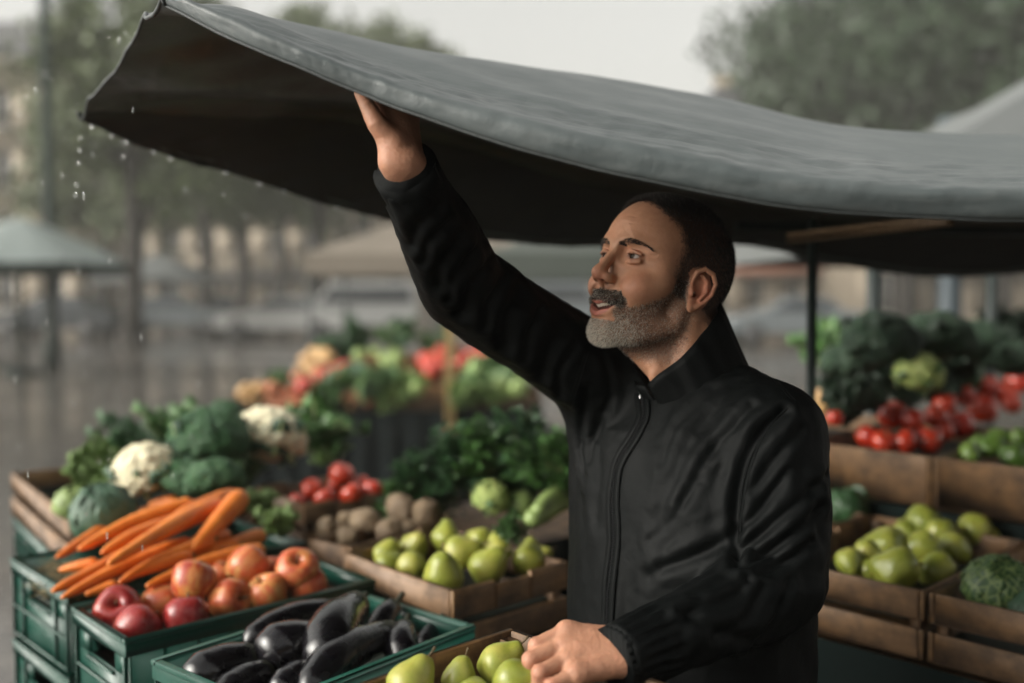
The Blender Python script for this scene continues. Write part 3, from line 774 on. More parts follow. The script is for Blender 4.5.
# stand collar as a swept band: low and open at the throat, high at the nape
cm = MB(); na, ns = 90, 9
ang = np.linspace(R(-171), R(171), na) + PI
def col_h(a):     # height of the collar top, a measured from the front
    a = (a + PI) % (2 * PI) - PI
    return float(np.interp(abs(a), [0, .12, .35, .8, 1.6, 2.4, 3.15], [.058, .064, .070, .076, .098, .124, .130]))
Vc = []
for side, dr in ((0, 0.0), (1, .0042)):
    for i, a in enumerate(np.linspace(R(3.0), R(357.0), na)):
        hh = col_h(a); fa = min(a, 2 * PI - a)
        for j in range(ns):
            s = j / (ns - 1); rr = .070 + .007 * (1 - s) + .004 * s * s + dr * (1 - .5 * (j == ns - 1)) + .016 * s * sm(1.2, 2.8, fa)
            flare = .010 * math.exp(-((fa - .25) / .3) ** 2) * s * s        # the front corners fall open
            wob = .0016 * math.sin(a * 7 + 1) * s + .001 * math.sin(a * 17)
            Vc.append(collar_pt(a, -.012 + s * (hh + .012), rr + wob + flare))
Vc = np.array(Vc); M = na * ns
ii, jj = np.meshgrid(np.arange(na - 1), np.arange(ns - 1), indexing='ij'); k = (ii * ns + jj).ravel()
Qi = np.stack([k, k + 1, k + ns + 1, k + ns], 1); Qo = np.stack([k + M, k + ns + M, k + ns + 1 + M, k + 1 + M], 1)
i = np.arange(na - 1) * ns + ns - 1; Qt = np.stack([i, i + M, i + ns + M, i + ns], 1)
j = np.arange(ns - 1); Qa = np.stack([j, j + M, j + 1 + M, j + 1], 1); Qb = np.stack([j, j + 1, j + 1 + M, j + M], 1) + (na - 1) * ns
col = mesh_obj('collar', Vc, np.concatenate([Qi, Qo, Qt, Qa, Qb]), jacket.m, jk)
# zip
zp = [(642, 392), (643, 402), (644, 416), (639, 428), (631, 442), (622, 456), (616, 472), (613, 500), (614, 525), (614, 545), (611, 570), (609, 590), (608, 615), (607, 640), (606, 665)]
zs = spline(np.array(zp, float), 150)
PN = [q for q in (on_jacket(a, b) for a, b in zs) if q is not None]; 
for _i in range(1, len(PN)):
    if np.linalg.norm(PN[_i][0] - PN[_i - 1][0]) > .012: PN = PN[:_i]; break
zP = np.array([p for p, n in PN])

for _ in range(6): zP[1:-1] = zP[1:-1] * .4 + .3 * (zP[:-2] + zP[2:])
zN = np.array([n for p, n in PN]); zN = np.where((zN @ -BM[:, 0])[:, None] > 0, -zN, zN)
for _ in range(10): zN[1:-1] = zN[1:-1] * .4 + .3 * (zN[:-2] + zN[2:])
zN = unit_rows(zN)
zT = unit_rows(np.gradient(zP, axis=0)); zS = unit_rows(np.cross(zT, zN))
flap = MB(); ribbon(flap, zP + zS * .0075, zN, .0050, .0012); ribbon(flap, zP - zS * .0075, zN, .0050, .0012)
flap.build('zip_flap', jacket.m, jk)
metal = Nt('zip_metal', .5, Base_Color=(.035, .036, .038), Metallic=1.0)
zb = MB(); L = np.concatenate([[0], np.cumsum(np.linalg.norm(np.diff(zP, axis=0), axis=1))])
for q in np.arange(0, L[-1], .0026):
    p = np.array([np.interp(q, L, zP[:, k]) for k in range(3)]); k = min(int(np.searchsorted(L, q)), len(zP) - 1)
    sd = 1 if int(q / .0026) % 2 else -1
    zb.box(p + zN[k] * .0012 + zS[k] * sd * .0007, (.0026, .0013, .0014), np.stack([zS[k], zT[k], zN[k]], 1))
zb.build('zip', metal.m, jk, smooth=False)
pl = MB(); p0 = zP[3] + zN[3] * .004; down = unit(np.array([0, 0, -1.0]) - zN[3] * 0)
pl.box(p0 - down * .004, (.006, .008, .004), np.stack([zS[3], zT[3], zN[3]], 1), .001)
pl.tube([p0, p0 + down * .008 + zN[3] * .001, p0 + down * .014], [.0012, .0012, .0012], 6)
ring = [p0 + down * .0190 + zN[3] * .001 + (zS[3] * math.cos(a) + down * math.sin(a)) * .0046 for a in np.linspace(0, 2 * PI, 22)]
pl.tube(ring, .0010, 6, cap=False)
pm = Nt('puller_metal', .3, Base_Color=(.62, .62, .62), Metallic=1.0); pl.build('zip_puller', pm.m, jk)
# seams
sb = MB()
def seam(pts, n=60, w=.0010, th=.0008):
    s = spline(np.array(pts, float), n); q = [r for r in (on_jacket(a, b, 0) for a, b in s) if r is not None]
    if len(q) < 8: return
    p = np.array([a for a, b in q]); nn = np.array([b for a, b in q]); dv = unit_rows(p - np.array([0, 0, CAMZ])); nn = np.where((nn * dv).sum(1)[:, None] > 0, -nn, nn)
    ok = np.linalg.norm(np.diff(p, axis=0), axis=1) < .02
    if ok.all():
        for _ in range(4): p[1:-1] = p[1:-1] * .4 + .3 * (p[:-2] + p[2:])
        for _ in range(8): nn[1:-1] = nn[1:-1] * .4 + .3 * (nn[:-2] + nn[2:])
        ribbon(sb, p, unit_rows(nn), w, th); ribbon(sb, p + unit_rows(np.cross(np.gradient(p, axis=0), nn)) * .006, unit_rows(nn), w * .5, th * .6)
seam([(795, 402), (775, 420), (762, 440), (752, 465), (746, 490), (742, 515), (740, 545)])
seam([(735, 345), (748, 352), (770, 372), (795, 400)])
seam([(589, 352), (583, 372), (576, 395), (571, 412)])
if sb.v: sb.build('seam', jacket.m, jk)
# cuff band of the left sleeve
cb = MB(); a0, a1 = cuff_pt(EL_L, WR_L, 1.00), cuff_pt(EL_L, WR_L, 1.13)
V, F = tube([a0, a0 * .67 + a1 * .33, a0 * .33 + a1 * .67, a1, a1 - unit(a1 - a0) * .004], [.0385, .0382, .0375, .0365, .0310], 96, False)
ph = np.arange(len(V)) % 96 / 96 * 2 * PI; cen = np.repeat([a0, a0 * .67 + a1 * .33, a0 * .33 + a1 * .67, a1, a1], 96, axis=0)
V = V + unit_rows(V - cen) * (.0009 * np.sin(ph * 26) + .001 * np.sin(ph * 5))[:, None]
cb.add(V, F); cb.build('cuff', jacket.m, jk)
cb = MB(); a0, a1 = cuff_pt(EL_R, WR_R, .80), cuff_pt(EL_R, WR_R, .985)
V, F = tube([a0, a0 * .5 + a1 * .5, a1, a1 + unit(a1 - a0) * .001, a1 - unit(a1 - a0) * .006, a1 - unit(a1 - a0) * .012], [.0405, .0415, .0415, .0395, .036, .026], 96, False)
ph = np.arange(len(V)) % 96 / 96 * 2 * PI; cen = np.repeat([a0, a0 * .5 + a1 * .5, a1, a1, a1, a1], 96, axis=0)
V = V + unit_rows(V - cen) * (.0012 * np.sin(ph * 3) + .0006 * np.sin(ph * 9))[:, None]
cb.add(V, F); cb.build('cuff', jacket.m, jk)
# --- trousers, belt line and shoes (seen only from beside the stall)
trousers = simple('trouser_cloth', (.012, .013, .016), .8, scale=60)
tF = Field((BODY_O[0] - .32, BODY_O[1] - .34, .06), (BODY_O[0] + .32, BODY_O[1] + .34, 1.02), .010)
tF.add(torso(zz=[.84, .90, .96, 1.0], ww=[.175, .18, .178, .17], dd=[.125, .13, .13, .125], off=[.0, .0, .0, .0]))
for y in (1, -1): tF.add(caps([b2w([0, y * .085, .90]), b2w([.015, y * .105, .50]), b2w([-.005, y * .13, .10])], [.105, .078, .060]), .03)
tV, tQ = tF.mesh(); tN = normals(tV, tQ); tV = tV + tN * (.006 * fbm(tV * [9, 9, 16], 3))[:, None]
mesh_obj('trousers', relax(tV, tQ, 1), tQ, trousers, body)
shoe = simple('shoe_leather', (.02, .017, .015), .45)
for y in (1, -1):
    sF = Field(b2w([-.12, y * .13, 0]) * 0 + np.array([BODY_O[0] - .4, BODY_O[1] - .4, -.0]), np.array([BODY_O[0] + .4, BODY_O[1] + .4, .16]), .006)
    sF.add(caps([b2w([-.06, y * .13, .045]), b2w([.05, y * .14, .045]), b2w([.14, y * .15, .035])], [.040, .044, .036])); sF.add(caps([b2w([-.03, y * .13, .05]), b2w([-.01, y * .13, .13])], [.042, .046]), .02)
    sV, sQ = sF.mesh(); sV[:, 2] = np.maximum(sV[:, 2], .004); mesh_obj('shoe', sV, sQ, shoe, body)
# ================================================================== canopy the man lifts
E_ = [(163, 4, 1.24), (230, 38, 1.21), (300, 67, 1.19), (362, 92, 1.18), (430, 118, 1.16), (560, 158, 1.13), (690, 187, 1.11), (800, 207, 1.10), (920, 216, 1.10), (1060, 219, 1.10), (1300, 226, 1.12), (1750, 240, 1.15)]
T_ = [(145, 16, 1.42), (232, 6, 1.45), (312, 31, 1.60), (395, 57, 1.75), (475, 72, 1.85), (600, 94, 1.95), (720, 113, 2.0), (830, 139, 2.05), (950, 150, 2.1), (1080, 152, 2.1), (1290, 146, 2.1), (1500, 146, 2.1)]
V_ = [(84, 109, 1.90), (160, 113, 1.98), (250, 114, 2.05), (345, 118, 2.15), (445, 140, 2.25), (575, 178, 2.40), (720, 200, 2.5), (830, 218, 2.6), (950, 232, 2.7), (1080, 230, 2.7), (1290, 226, 2.7), (1450, 226, 2.9)]
H_ = [(79, 118, 1.94), (150, 148, 2.05), (236, 174, 2.15), (330, 205, 2.25), (430, 228, 2.35), (560, 246, 2.45), (735, 244, 2.6), (840, 263, 2.68), (950, 276, 2.75), (1080, 268, 2.75), (1290, 260, 2.75), (1450, 262, 2.95)]
cols = []
for k in range(len(E_)):
    e, t, v, h = P(*E_[k]), P(*T_[k]), P(*V_[k]), P(*H_[k])
    ey, ty = E_[k][1], T_[k][1]; ex, tx = E_[k][0], T_[k][0]; wd = np.clip((ey - ty) / 90, 0, 1)
    cr = P(ex * .62 + tx * .38, ey + (ty - ey) * .46, E_[k][2] + .07 + .05 * wd)
    va = P(ex * .30 + tx * .70, ey + (ty - ey) * .80, E_[k][2] + .30 * wd + .08)
    mid = (t + v) / 2 - [0, 0, .03]
    if k == 0: mid = P(113, 74, 1.68)
    cols.append([e + [0, .030, .020], e + [0, .012, .002], e, e + [0, -.006, .010 + .006 * wd], cr, va, t, mid, v, v * .5 + h * .5 + [0, .01, 0], h, h + [0, -.012, .012]])
cols = np.array(cols); nr = cols.shape[1]
NU, NV = 420, 150
rows = np.stack([spline(cols[:, r], NU) for r in range(nr)], 1)           # NU, nr, 3
# more samples near the front hem
tv = np.concatenate([np.linspace(0, 3, 26, endpoint=False), np.linspace(3, 6, 60, endpoint=False), np.linspace(6, nr - 1, 64)])
def cr_eval(p, t):
    m = len(p); i = np.clip(t.astype(int), 0, m - 2); u = (t - i)[:, None]
    p1, p2 = p[i], p[i + 1]; p0 = np.where((i > 0)[:, None], p[np.clip(i - 1, 0, m - 1)], 2 * p1 - p2); p3 = np.where((i < m - 2)[:, None], p[np.clip(i + 2, 0, m - 1)], 2 * p2 - p1)
    # centripetal flavour: limit the tangents so the short hem spans do not overshoot
    d1, d2 = np.linalg.norm(p2 - p1, axis=1)[:, None], 1e-9
    l0, l2 = np.linalg.norm(p1 - p0, axis=1)[:, None] + d2, np.linalg.norm(p3 - p2, axis=1)[:, None] + d2; l1 = d1 + d2
    m1 = ((p1 - p0) / l0 * l1 + (p2 - p1)) * l1 / (l0 + l1) * 1.0 if False else ((p2 - p1) / l1 * l0 + (p1 - p0) / l0 * l1) / (l0 + l1) * l1
    m2 = ((p2 - p1) / l1 * l2 + (p3 - p2) / l2 * l1) / (l1 + l2) * l1
    return (2 * u ** 3 - 3 * u ** 2 + 1) * p1 + (u ** 3 - 2 * u ** 2 + u) * m1 + (-2 * u ** 3 + 3 * u ** 2) * p2 + (u ** 3 - u ** 2) * m2
G = np.stack([cr_eval(rows[i], tv) for i in range(NU)], 0)
nv = len(tv)
ii, jj = np.meshgrid(np.arange(NU - 1), np.arange(nv - 1), indexing='ij'); k = (ii * nv + jj).ravel()
cQ = np.stack([k, k + 1, k + nv + 1, k + nv], 1)
cV = G.reshape(-1, 3); cN = normals(cV, cQ)
uu = np.repeat(np.concatenate([[0], np.cumsum(np.linalg.norm(np.diff(G[:, 70], axis=0), axis=1))]), nv); tt = np.tile(tv, NU)
arc = np.concatenate([np.zeros((NU, 1)), np.cumsum(np.linalg.norm(np.diff(G, axis=1), axis=2), axis=1)], 1).ravel()
roll = sm(.8, 2.0, tt) * sm(5.6, 4.2, tt)
w1 = perlin(np.stack([uu * 3.2 + arc * 5, arc * 15 - uu * 2.0, 0 * uu], 1)); w5 = ridge(perlin(np.stack([uu * 2.4 + arc * 3, arc * 24 - uu * 3.2, 0 * uu + 7], 1))) - .6          # oblique pulls
wp = .5 * perlin(np.stack([uu * 6, arc * 12, 0 * uu + 2], 1)); w2 = ridge(perlin(np.stack([uu * 13 - arc * 12 + wp, arc * 26 + uu * 6 + wp, 0 * uu + 3], 1))) - .6
w3 = ridge(perlin(np.stack([uu * 7 + arc * 20, arc * 34 - uu * 13, 0 * uu + 9], 1))) - .6
w4 = perlin(np.stack([uu * 2.2, arc * 9, 0 * uu + 5], 1))
und = sm(6.2, 7, tt)
gath = np.exp(-((uu - np.interp(384, [163, 430], [0, .33])) / .10) ** 2)       # tighter folds where the hand pulls
hi = sm(2.6, 4.0, tt); w6 = ridge(perlin(np.stack([uu * 11 + arc * 16 + wp, arc * 22 - uu * 9, 0 * uu + 13], 1))) - .6; w7 = ridge(perlin(np.stack([uu * 26 - arc * 14, arc * 40 + uu * 12 + wp, 0 * uu + 15], 1))) - .6
d = roll * (.0050 * w1 + .0030 * w5 + hi * .0030 * w2 + hi * .0024 * w3 * (1 + gath) + sm(2.2, 3.2, tt) * sm(5.2, 4.2, tt) * (.0016 * w6 + .0007 * w7)) + .010 * w4 * sm(3.2, 4.5, tt) + und * (.010 * w1 + .006 * w2) + .0003 * fbm(np.stack([uu * 60, arc * 60, 0 * uu], 1), 2) * roll
hemw = sm(2.6, 1.6, tt) * .0018 * perlin(np.stack([uu * 12, 0 * uu, 0 * uu + 1], 1)); cV = cV + cN * d[:, None] + np.array([0, 0, 1.0]) * hemw[:, None]
canvas = Nt('canopy_canvas', .42)
_c = canvas.coord('Object'); _n = canvas.noise(_c, 5, 5, .6); _w = canvas.noise(_c, 700, 2); _k = canvas.noise(_c, 38, 5, .65, .8); _s = canvas.noise(canvas.coord('Object', (3, 14, 14)), 6, 4)
cc = canvas.ramp(_n, [(.25, (.048, .059, .060)), (.75, (.086, .101, .102))]); cc = canvas.mix(canvas.ramp(_s, [(.45, 0.0), (.7, .35)]), cc, (.13, .14, .138))
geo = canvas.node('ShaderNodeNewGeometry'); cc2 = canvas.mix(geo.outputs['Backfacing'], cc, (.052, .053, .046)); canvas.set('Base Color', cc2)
canvas.set('Roughness', canvas.ramp(_n, [(.3, .28), (.7, .50)])); canvas.bump(_w, .18, .0008, canvas.bump(_k, .28, .004))
can = empty('market_canopy', (.5, 2.0, 0))
tag(can, 'dark grey wet canvas canopy whose front edge the man is lifting', 'canopy')
def wl(o, root):      # keep world position while parenting to an empty
    o.parent = root; o.matrix_parent_inverse = Matrix.Translation(-Vector(root.location)); return o
cN2 = normals(cV, cQ)
# outside of the cloth must be the front face
flip = (cN2.reshape(NU, nv, 3)[NU // 2, 60] @ np.array([0, -.5, 1.0])) < 0
if flip: cQ = cQ[:, ::-1]
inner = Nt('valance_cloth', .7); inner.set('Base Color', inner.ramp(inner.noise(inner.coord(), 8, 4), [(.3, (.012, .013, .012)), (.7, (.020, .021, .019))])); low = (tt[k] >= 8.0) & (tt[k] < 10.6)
cvo = wl(mesh_obj('canvas', cV, np.ascontiguousarray(cQ[~low]), canvas.m), can)
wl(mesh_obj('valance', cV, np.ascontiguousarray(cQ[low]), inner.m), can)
# piping along the front hem and the left edge
pm_ = simple('canvas_binding', (.05, .056, .056), .55, scale=200)
G2 = cV.reshape(NU, nv, 3)
hem = MB(); jh = int(np.argmin(np.abs(tv - 1.9)))
hem.tube(G2[::2, jh] + [0, .001, -.001], .0022, 6); hem.tube(G2[:2, :].mean(0)[::2], .0030, 6); hem.tube(G2[::2, int(np.argmin(np.abs(tv - 10)))] + [0, 0, -.001], .0026, 6)
wl(hem.build('hem_binding', pm_), can)
dark = Nt('painted_steel', .4); _c = dark.coord(); dark.set('Base Color', dark.ramp(dark.noise(_c, 30, 4), [(.3, (.008, .013, .012)), (.7, (.016, .024, .022))])); dark = dark.m
woodr = Nt('rafter_wood', .6); _c = woodr.coord('Object', (2, 30, 30)); woodr.set('Base Color', woodr.ramp(woodr.noise(_c, 4, 5), [(.3, (.10, .06, .03)), (.7, (.20, .13, .07))])); woodr = woodr.m
def pole(name, a, b, r, mat, root, n=14):
    m = MB(); m.tube([a, b], [r, r], n); o = m.build(name, mat); return wl(o, root)
a = P(813, 236, 2.25); pole('pole', (a[0], a[1], 0.0), a + [0, 0, .04], .0115, dark, can)
m = MB(); m.tube([(a[0], a[1], 1.30), (a[0], a[1], 1.36)], .016, 14); wl(m.build('pole_collar', dark), can)
a = P(1180, 215, 1.35); pole('pole', (a[0], a[1], 0.0), a + [0, 0, .0], .0125, dark, can)
def beam(name, a, b, w, h, mat, root):
    a, b = np.array(a), np.array(b); x = unit(b - a); y = unit(np.cross([0, 0, 1], x)); z = np.cross(x, y); m = MB(); m.box((a + b) / 2, (np.linalg.norm(b - a), w, h), np.stack([x, y, z], 1), .002); return wl(m.build(name, mat), root)
beam('rafter', P(790, 238, 2.2), P(950, 220, 1.75), .02, .022, woodr, can)
beam('crossbar', P(735, 226, 2.45), P(1240, 236, 2.5), .022, .022, dark, can)
# drops of water on the hem
wat = Nt('water', .02, Base_Color=(.9, .95, .95)); wat.b.inputs['Transmission Weight'].default_value = .75; wat.b.inputs['IOR'].default_value = 1.33; wat = wat.m
V, Q = uvs(1.0, 12, 10)
V = V[:, [1, 2, 0]]; V = V * np.where(V[:, 2:] > 0, [1, 1, 1.7], [1, 1, 1.0])
def on_hem(px): 
    hx = G2[:, int(np.argmin(np.abs(tv - 10)))]; s = 512 + hx[:, 0] / hx[:, 1] * FPX; return hx[np.argmin(np.abs(s - px))]
hang = [96, 116, 131, 157, 175, 228, 262, 285, 338, 520, 553]
for i, px in enumerate(hang):
    p = on_hem(px); r = .0026 if i % 3 else .0034
    o = mesh_obj('water_drop', V * r, Q, wat, loc=tuple(p + [0, 0, -.0070])); tag(o, ('%s on the canopy\'s back hem' % (['clear drop hanging leftmost', 'clear drop hanging second from the left', 'clear drop hanging third from the left', 'clear drop hanging fourth from the left', 'clear drop hanging fifth from the left', 'clear drop hanging sixth from the left', 'clear drop hanging seventh from the left', 'clear drop hanging eighth from the left', 'drop hanging just left of the raised sleeve', 'drop hanging just right of the raised sleeve', 'clear drop hanging nearest the face'][i])), 'water drop', 'drops hanging from the canopy hem')
fall_ = [(81, 139, 'just below'), (80, 151, 'second below'), (79, 164, 'third below'), (77, 186, 'fourth below'), (76, 196, 'lowest below')]
for px, py, w in fall_:
    o = mesh_obj('water_drop', V * .0023, Q, wat, loc=tuple(P(px, py, 1.93))); tag(o, 'falling drop, %s the left tip of the canopy' % w, 'water drop', 'drops falling from the canopy tip')
# rain
rb = MB()
for i in range(1700):
    D = 1.0 + 5.5 * rng.random() ** 1.3; px = rng.uniform(-40, 1060); py = rng.uniform(-20, 560)
    p = P(px, py, D)
    if (p[0] > -.55 and D < 3.2 and p[0] < 2.3) or D < 1.5: continue
    rb.add(V * [.0006, .0006, .0034] * rng.uniform(.8, 1.5) + p, Q)
tag(rb.build('rain', wat), 'fine rain falling beyond the canopy', None, None, 'stuff')
# ================================================================== world, ground, haze
SUN_EL, SUN_AZ = R(25), R(-108)      # azimuth from +Y, clockwise positive: light from the left, a little behind the camera
w = bpy.data.worlds.new('World'); sc.world = w; w.use_nodes = True; nt = w.node_tree
sky = nt.nodes.new('ShaderNodeTexSky'); sky.sky_type = 'NISHITA'; sky.sun_disc = False; sky.sun_elevation = SUN_EL; sky.sun_rotation = SUN_AZ
sky.air_density = 1.0; sky.dust_density = 6.0; sky.ozone_density = 1.0
hs = nt.nodes.new('ShaderNodeHueSaturation'); hs.inputs['Saturation'].default_value = .10; nt.links.new(sky.outputs[0], hs.inputs['Color'])
tn = nt.nodes.new('ShaderNodeMix'); tn.data_type = 'RGBA'; tn.blend_type = 'MULTIPLY'; tn.inputs[0].default_value = 1; nt.links.new(hs.outputs[0], tn.inputs[6]); tn.inputs[7].default_value = (1.0, .985, .925, 1)
bg = nt.nodes['Background']; nt.links.new(tn.outputs[2], bg.inputs[0]); bg.inputs[1].default_value = SKY_STRENGTH
sun_d = bpy.data.lights.new('sun', 'SUN'); sun_d.energy = SUN_ENERGY; sun_d.angle = R(60); sun_d.color = (1, .95, .88); sun = bpy.data.objects.new('sun', sun_d); COL.objects.link(sun)
sd = np.array([math.sin(SUN_AZ) * math.cos(SUN_EL), math.cos(SUN_AZ) * math.cos(SUN_EL), math.sin(SUN_EL)])
sun.rotation_euler = Vector(sd).to_track_quat('Z', 'Y').to_euler()
sc.view_settings.view_transform = 'Standard'; sc.view_settings.look = 'None'; sc.view_settings.gamma = 1; sc.view_settings.exposure = EXPOSURE; sc.view_settings.use_curve_mapping = False
sc.cycles.use_denoising = True; sc.cycles.max_bounces = 7; sc.cycles.volume_bounces = 1; sc.cycles.transparent_max_bounces = 8; sc.cycles.sample_clamp_indirect = 4; sc.cycles.caustics_reflective = False; sc.cycles.caustics_refractive = False
# ground: wet paving
gm = Nt('wet_paving', .2)
c = gm.coord('Object'); br = gm.node('ShaderNodeTexBrick', Vector=c, Scale=2.2); br.inputs['Color1'].default_value = (.125, .112, .098, 1); br.inputs['Color2'].default_value = (.085, .077, .070, 1); br.inputs['Mortar'].default_value = (.03, .028, .025, 1); br.inputs['Mortar Size'].default_value = .012
n1 = gm.noise(c, .35, 5); n2 = gm.noise(c, 3, 5)
gm.set('Base Color', gm.mix(gm.ramp(n1, [(.4, 0.0), (.65, .5)]), br.outputs['Color'], (.055, .05, .046)))
gm.set('Roughness', gm.ramp(n1, [(.35, .06), (.6, .22)])); gm.b.inputs['IOR'].default_value = 1.4
gm.bump(n2, .06, .01, gm.bump(br.outputs['Fac'], -.12, .004))
S = 400
tag(mesh_obj('ground', [(-S, -60, 0), (S, -60, 0), (S, 2 * S, 0), (-S, 2 * S, 0)], [(0, 1, 2, 3)], gm.m, smooth=False), kind='structure')
# haze
hz = bpy.data.materials.new('haze_air'); hz.use_nodes = True; t = hz.node_tree; t.nodes.remove(t.nodes['Principled BSDF'])
pv = t.nodes.new('ShaderNodeVolumePrincipled'); pv.inputs['Color'].default_value = (.93, .92, .88, 1); pv.inputs['Density'].default_value = HAZE; pv.inputs['Anisotropy'].default_value = 0
t.links.new(pv.outputs[0], t.nodes['Material Output'].inputs['Volume'])
m = MB(); m.box((0, 370, 14), (810, 880, 30)); tag(m.build('haze', hz, smooth=False), kind='stuff')
# ------------------------------------------------------------------ trees
bark = simple('bark', (.022, .018, .014), .85, .4, 6, .6, .03)
def leafmat(name, a, b):
    n = Nt(name, .55); n.set('Base Color', n.ramp(n.noise(n.coord(), 1.1, 4, .7), [(.3, a), (.7, b)])); n.b.inputs['Subsurface Weight'].default_value = 0; return n.m
lm = [leafmat('olive_foliage', (.045, .070, .020), (.095, .125, .042)), leafmat('deep_foliage', (.010, .028, .009), (.026, .050, .017))]
def tree_mesh(seed, H, CR, base, trunk_r, nleaf, leaf, mat, droop=0.0, squash=1.0):
    g = np.random.default_rng(seed); m = MB()
    top = np.array([g.normal() * .3, g.normal() * .3, H * .72]); tr = spline([(0, 0, -.05), (g.normal() * .08, g.normal() * .08, H * .25), tuple(top * [.7, .7, .7]), tuple(top)], 10)
    m.tube(tr, np.linspace(trunk_r, trunk_r * .3, 10), 10); m.tube([(0, 0, -.05), (0, 0, .35)], [trunk_r * 1.5, trunk_r * 1.0], 10)
    cl = []
    for i in range(16):
        z0 = g.uniform(base * .85, H * .7); s = tr[min(9, int(z0 / (H * .72) * 9))]; a = g.uniform(0, 2 * PI); L = CR * g.uniform(.55, 1.0)
        e = s + np.array([math.cos(a) * L, math.sin(a) * L, g.uniform(.2, .9) * (H - z0) * .55]); mid = (s + e) / 2 + [0, 0, .3]
        m.tube([s, mid, e], [trunk_r * .35, trunk_r * .2, .03], 6, False)
        cl += [(e, CR * g.uniform(.28, .45)), (mid, CR * g.uniform(.2, .32))]
    for i in range(22):
        v = unit(g.normal(size=3)); v[2] = abs(v[2]) * .9 - .15
        cl.append((np.array([0, 0, base + (H - base) * .45]) + v * np.array([CR * .8, CR * .8, (H - base) * .5 * squash]), CR * g.uniform(.22, .42)))
    root = empty('tree'); m.build('trunk', bark, root)
    per = nleaf // len(cl); C_ = np.repeat(np.array([c for c, r in cl]), per, 0); Rr = np.repeat([r for c, r in cl], per)
    n = len(C_); q = unit_rows(g.normal(size=(n, 3))) * (g.random((n, 1)) ** .45) * Rr[:, None]; q[:, 2] *= .75; p = C_ + q; p[:, 2] -= droop * np.linalg.norm(p[:, :2], axis=1) / CR * g.random(n)
    a_ = unit_rows(g.normal(size=(n, 3)) + [0, 0, -droop * .6]); b_ = unit_rows(np.cross(a_, g.normal(size=(n, 3)))); s = leaf * g.uniform(.6, 1.4, (n, 1))
    Vv = np.stack([p - a_ * s, p + b_ * s * .45, p + a_ * s, p - b_ * s * .45], 1).reshape(-1, 3); F = np.arange(4 * n).reshape(-1, 4)
    mesh_obj('crown', Vv, F, mat, root, smooth=False); return root
protos = [tree_mesh(1, 12, 2.9, 3.7, .27, 9000, .18, lm[0], 1.8), tree_mesh(2, 13, 3.1, 3.9, .31, 9000, .18, lm[0], 1.5), tree_mesh(3, 16, 6.5, 4.0, .42, 22000, .22, lm[1], .5)]
def put_tree(proto, px, D, sc_, rz, label, group, first):
    o = proto if first else copy_tree(proto); x = (px - 512) / FPX * D
    o.location = (x, D, 0); o.rotation_euler = (0, 0, rz); o.scale = (sc_,) * 3; tag(o, label, 'tree', group); return o
used = set()
TREES = [(0, 103, 38, .95, .3, 'slim plane tree beside the lamp post over the left parasol', 'trees along the misty square'), (1, 131, 29, .95, 1.2, 'dark trunked tree directly under the hanging canopy tip', 'trees along the misty square'),
         (0, 205, 36, 1.1, 2.2, 'misty olive tree right of the dark trunked tree', 'trees along the misty square'), (1, 243, 44, 1.15, 3.2, 'faded tree above the pale parked van', 'trees along the misty square'),
         (0, 322, 40, 1.2, 4.0, 'hazy tree behind the canopy left of the raised arm', 'trees along the misty square'), (1, 400, 48, 1.25, 5.0, 'tree whose top shows above the canopy over the raised hand', 'trees along the misty square'),
         (0, 282, 52, 1.25, 1.0, 'faint tree between the dark trunks and the tan tent', 'trees along the misty square'), (1, 165, 58, 1.3, .5, 'farthest faded tree between two darker trunks', 'trees along the misty square'),
         (2, 1000, 34, 1.0, .4, 'big deep green tree in the upper right corner', 'large trees behind the stall'), (2, 905, 40, 1.03, 2.0, 'large round green tree above the canopy ridge', 'large trees behind the stall'),
         (2, 1130, 44, 1.1, 3.3, 'tree standing beyond the upper right corner tree', 'large trees behind the stall'), (2, 815, 56, .90, 4.1, 'paler tree stepping down towards the open sky', 'large trees behind the stall'), (2, 722, 72, .66, 5.2, 'small distant tree top nearest the white sky', 'large trees behind the stall')]
for k, px, D, s_, rz, lab, g in TREES: put_tree(protos[k], px, D, s_, rz, lab, g, k not in used); used.add(k)
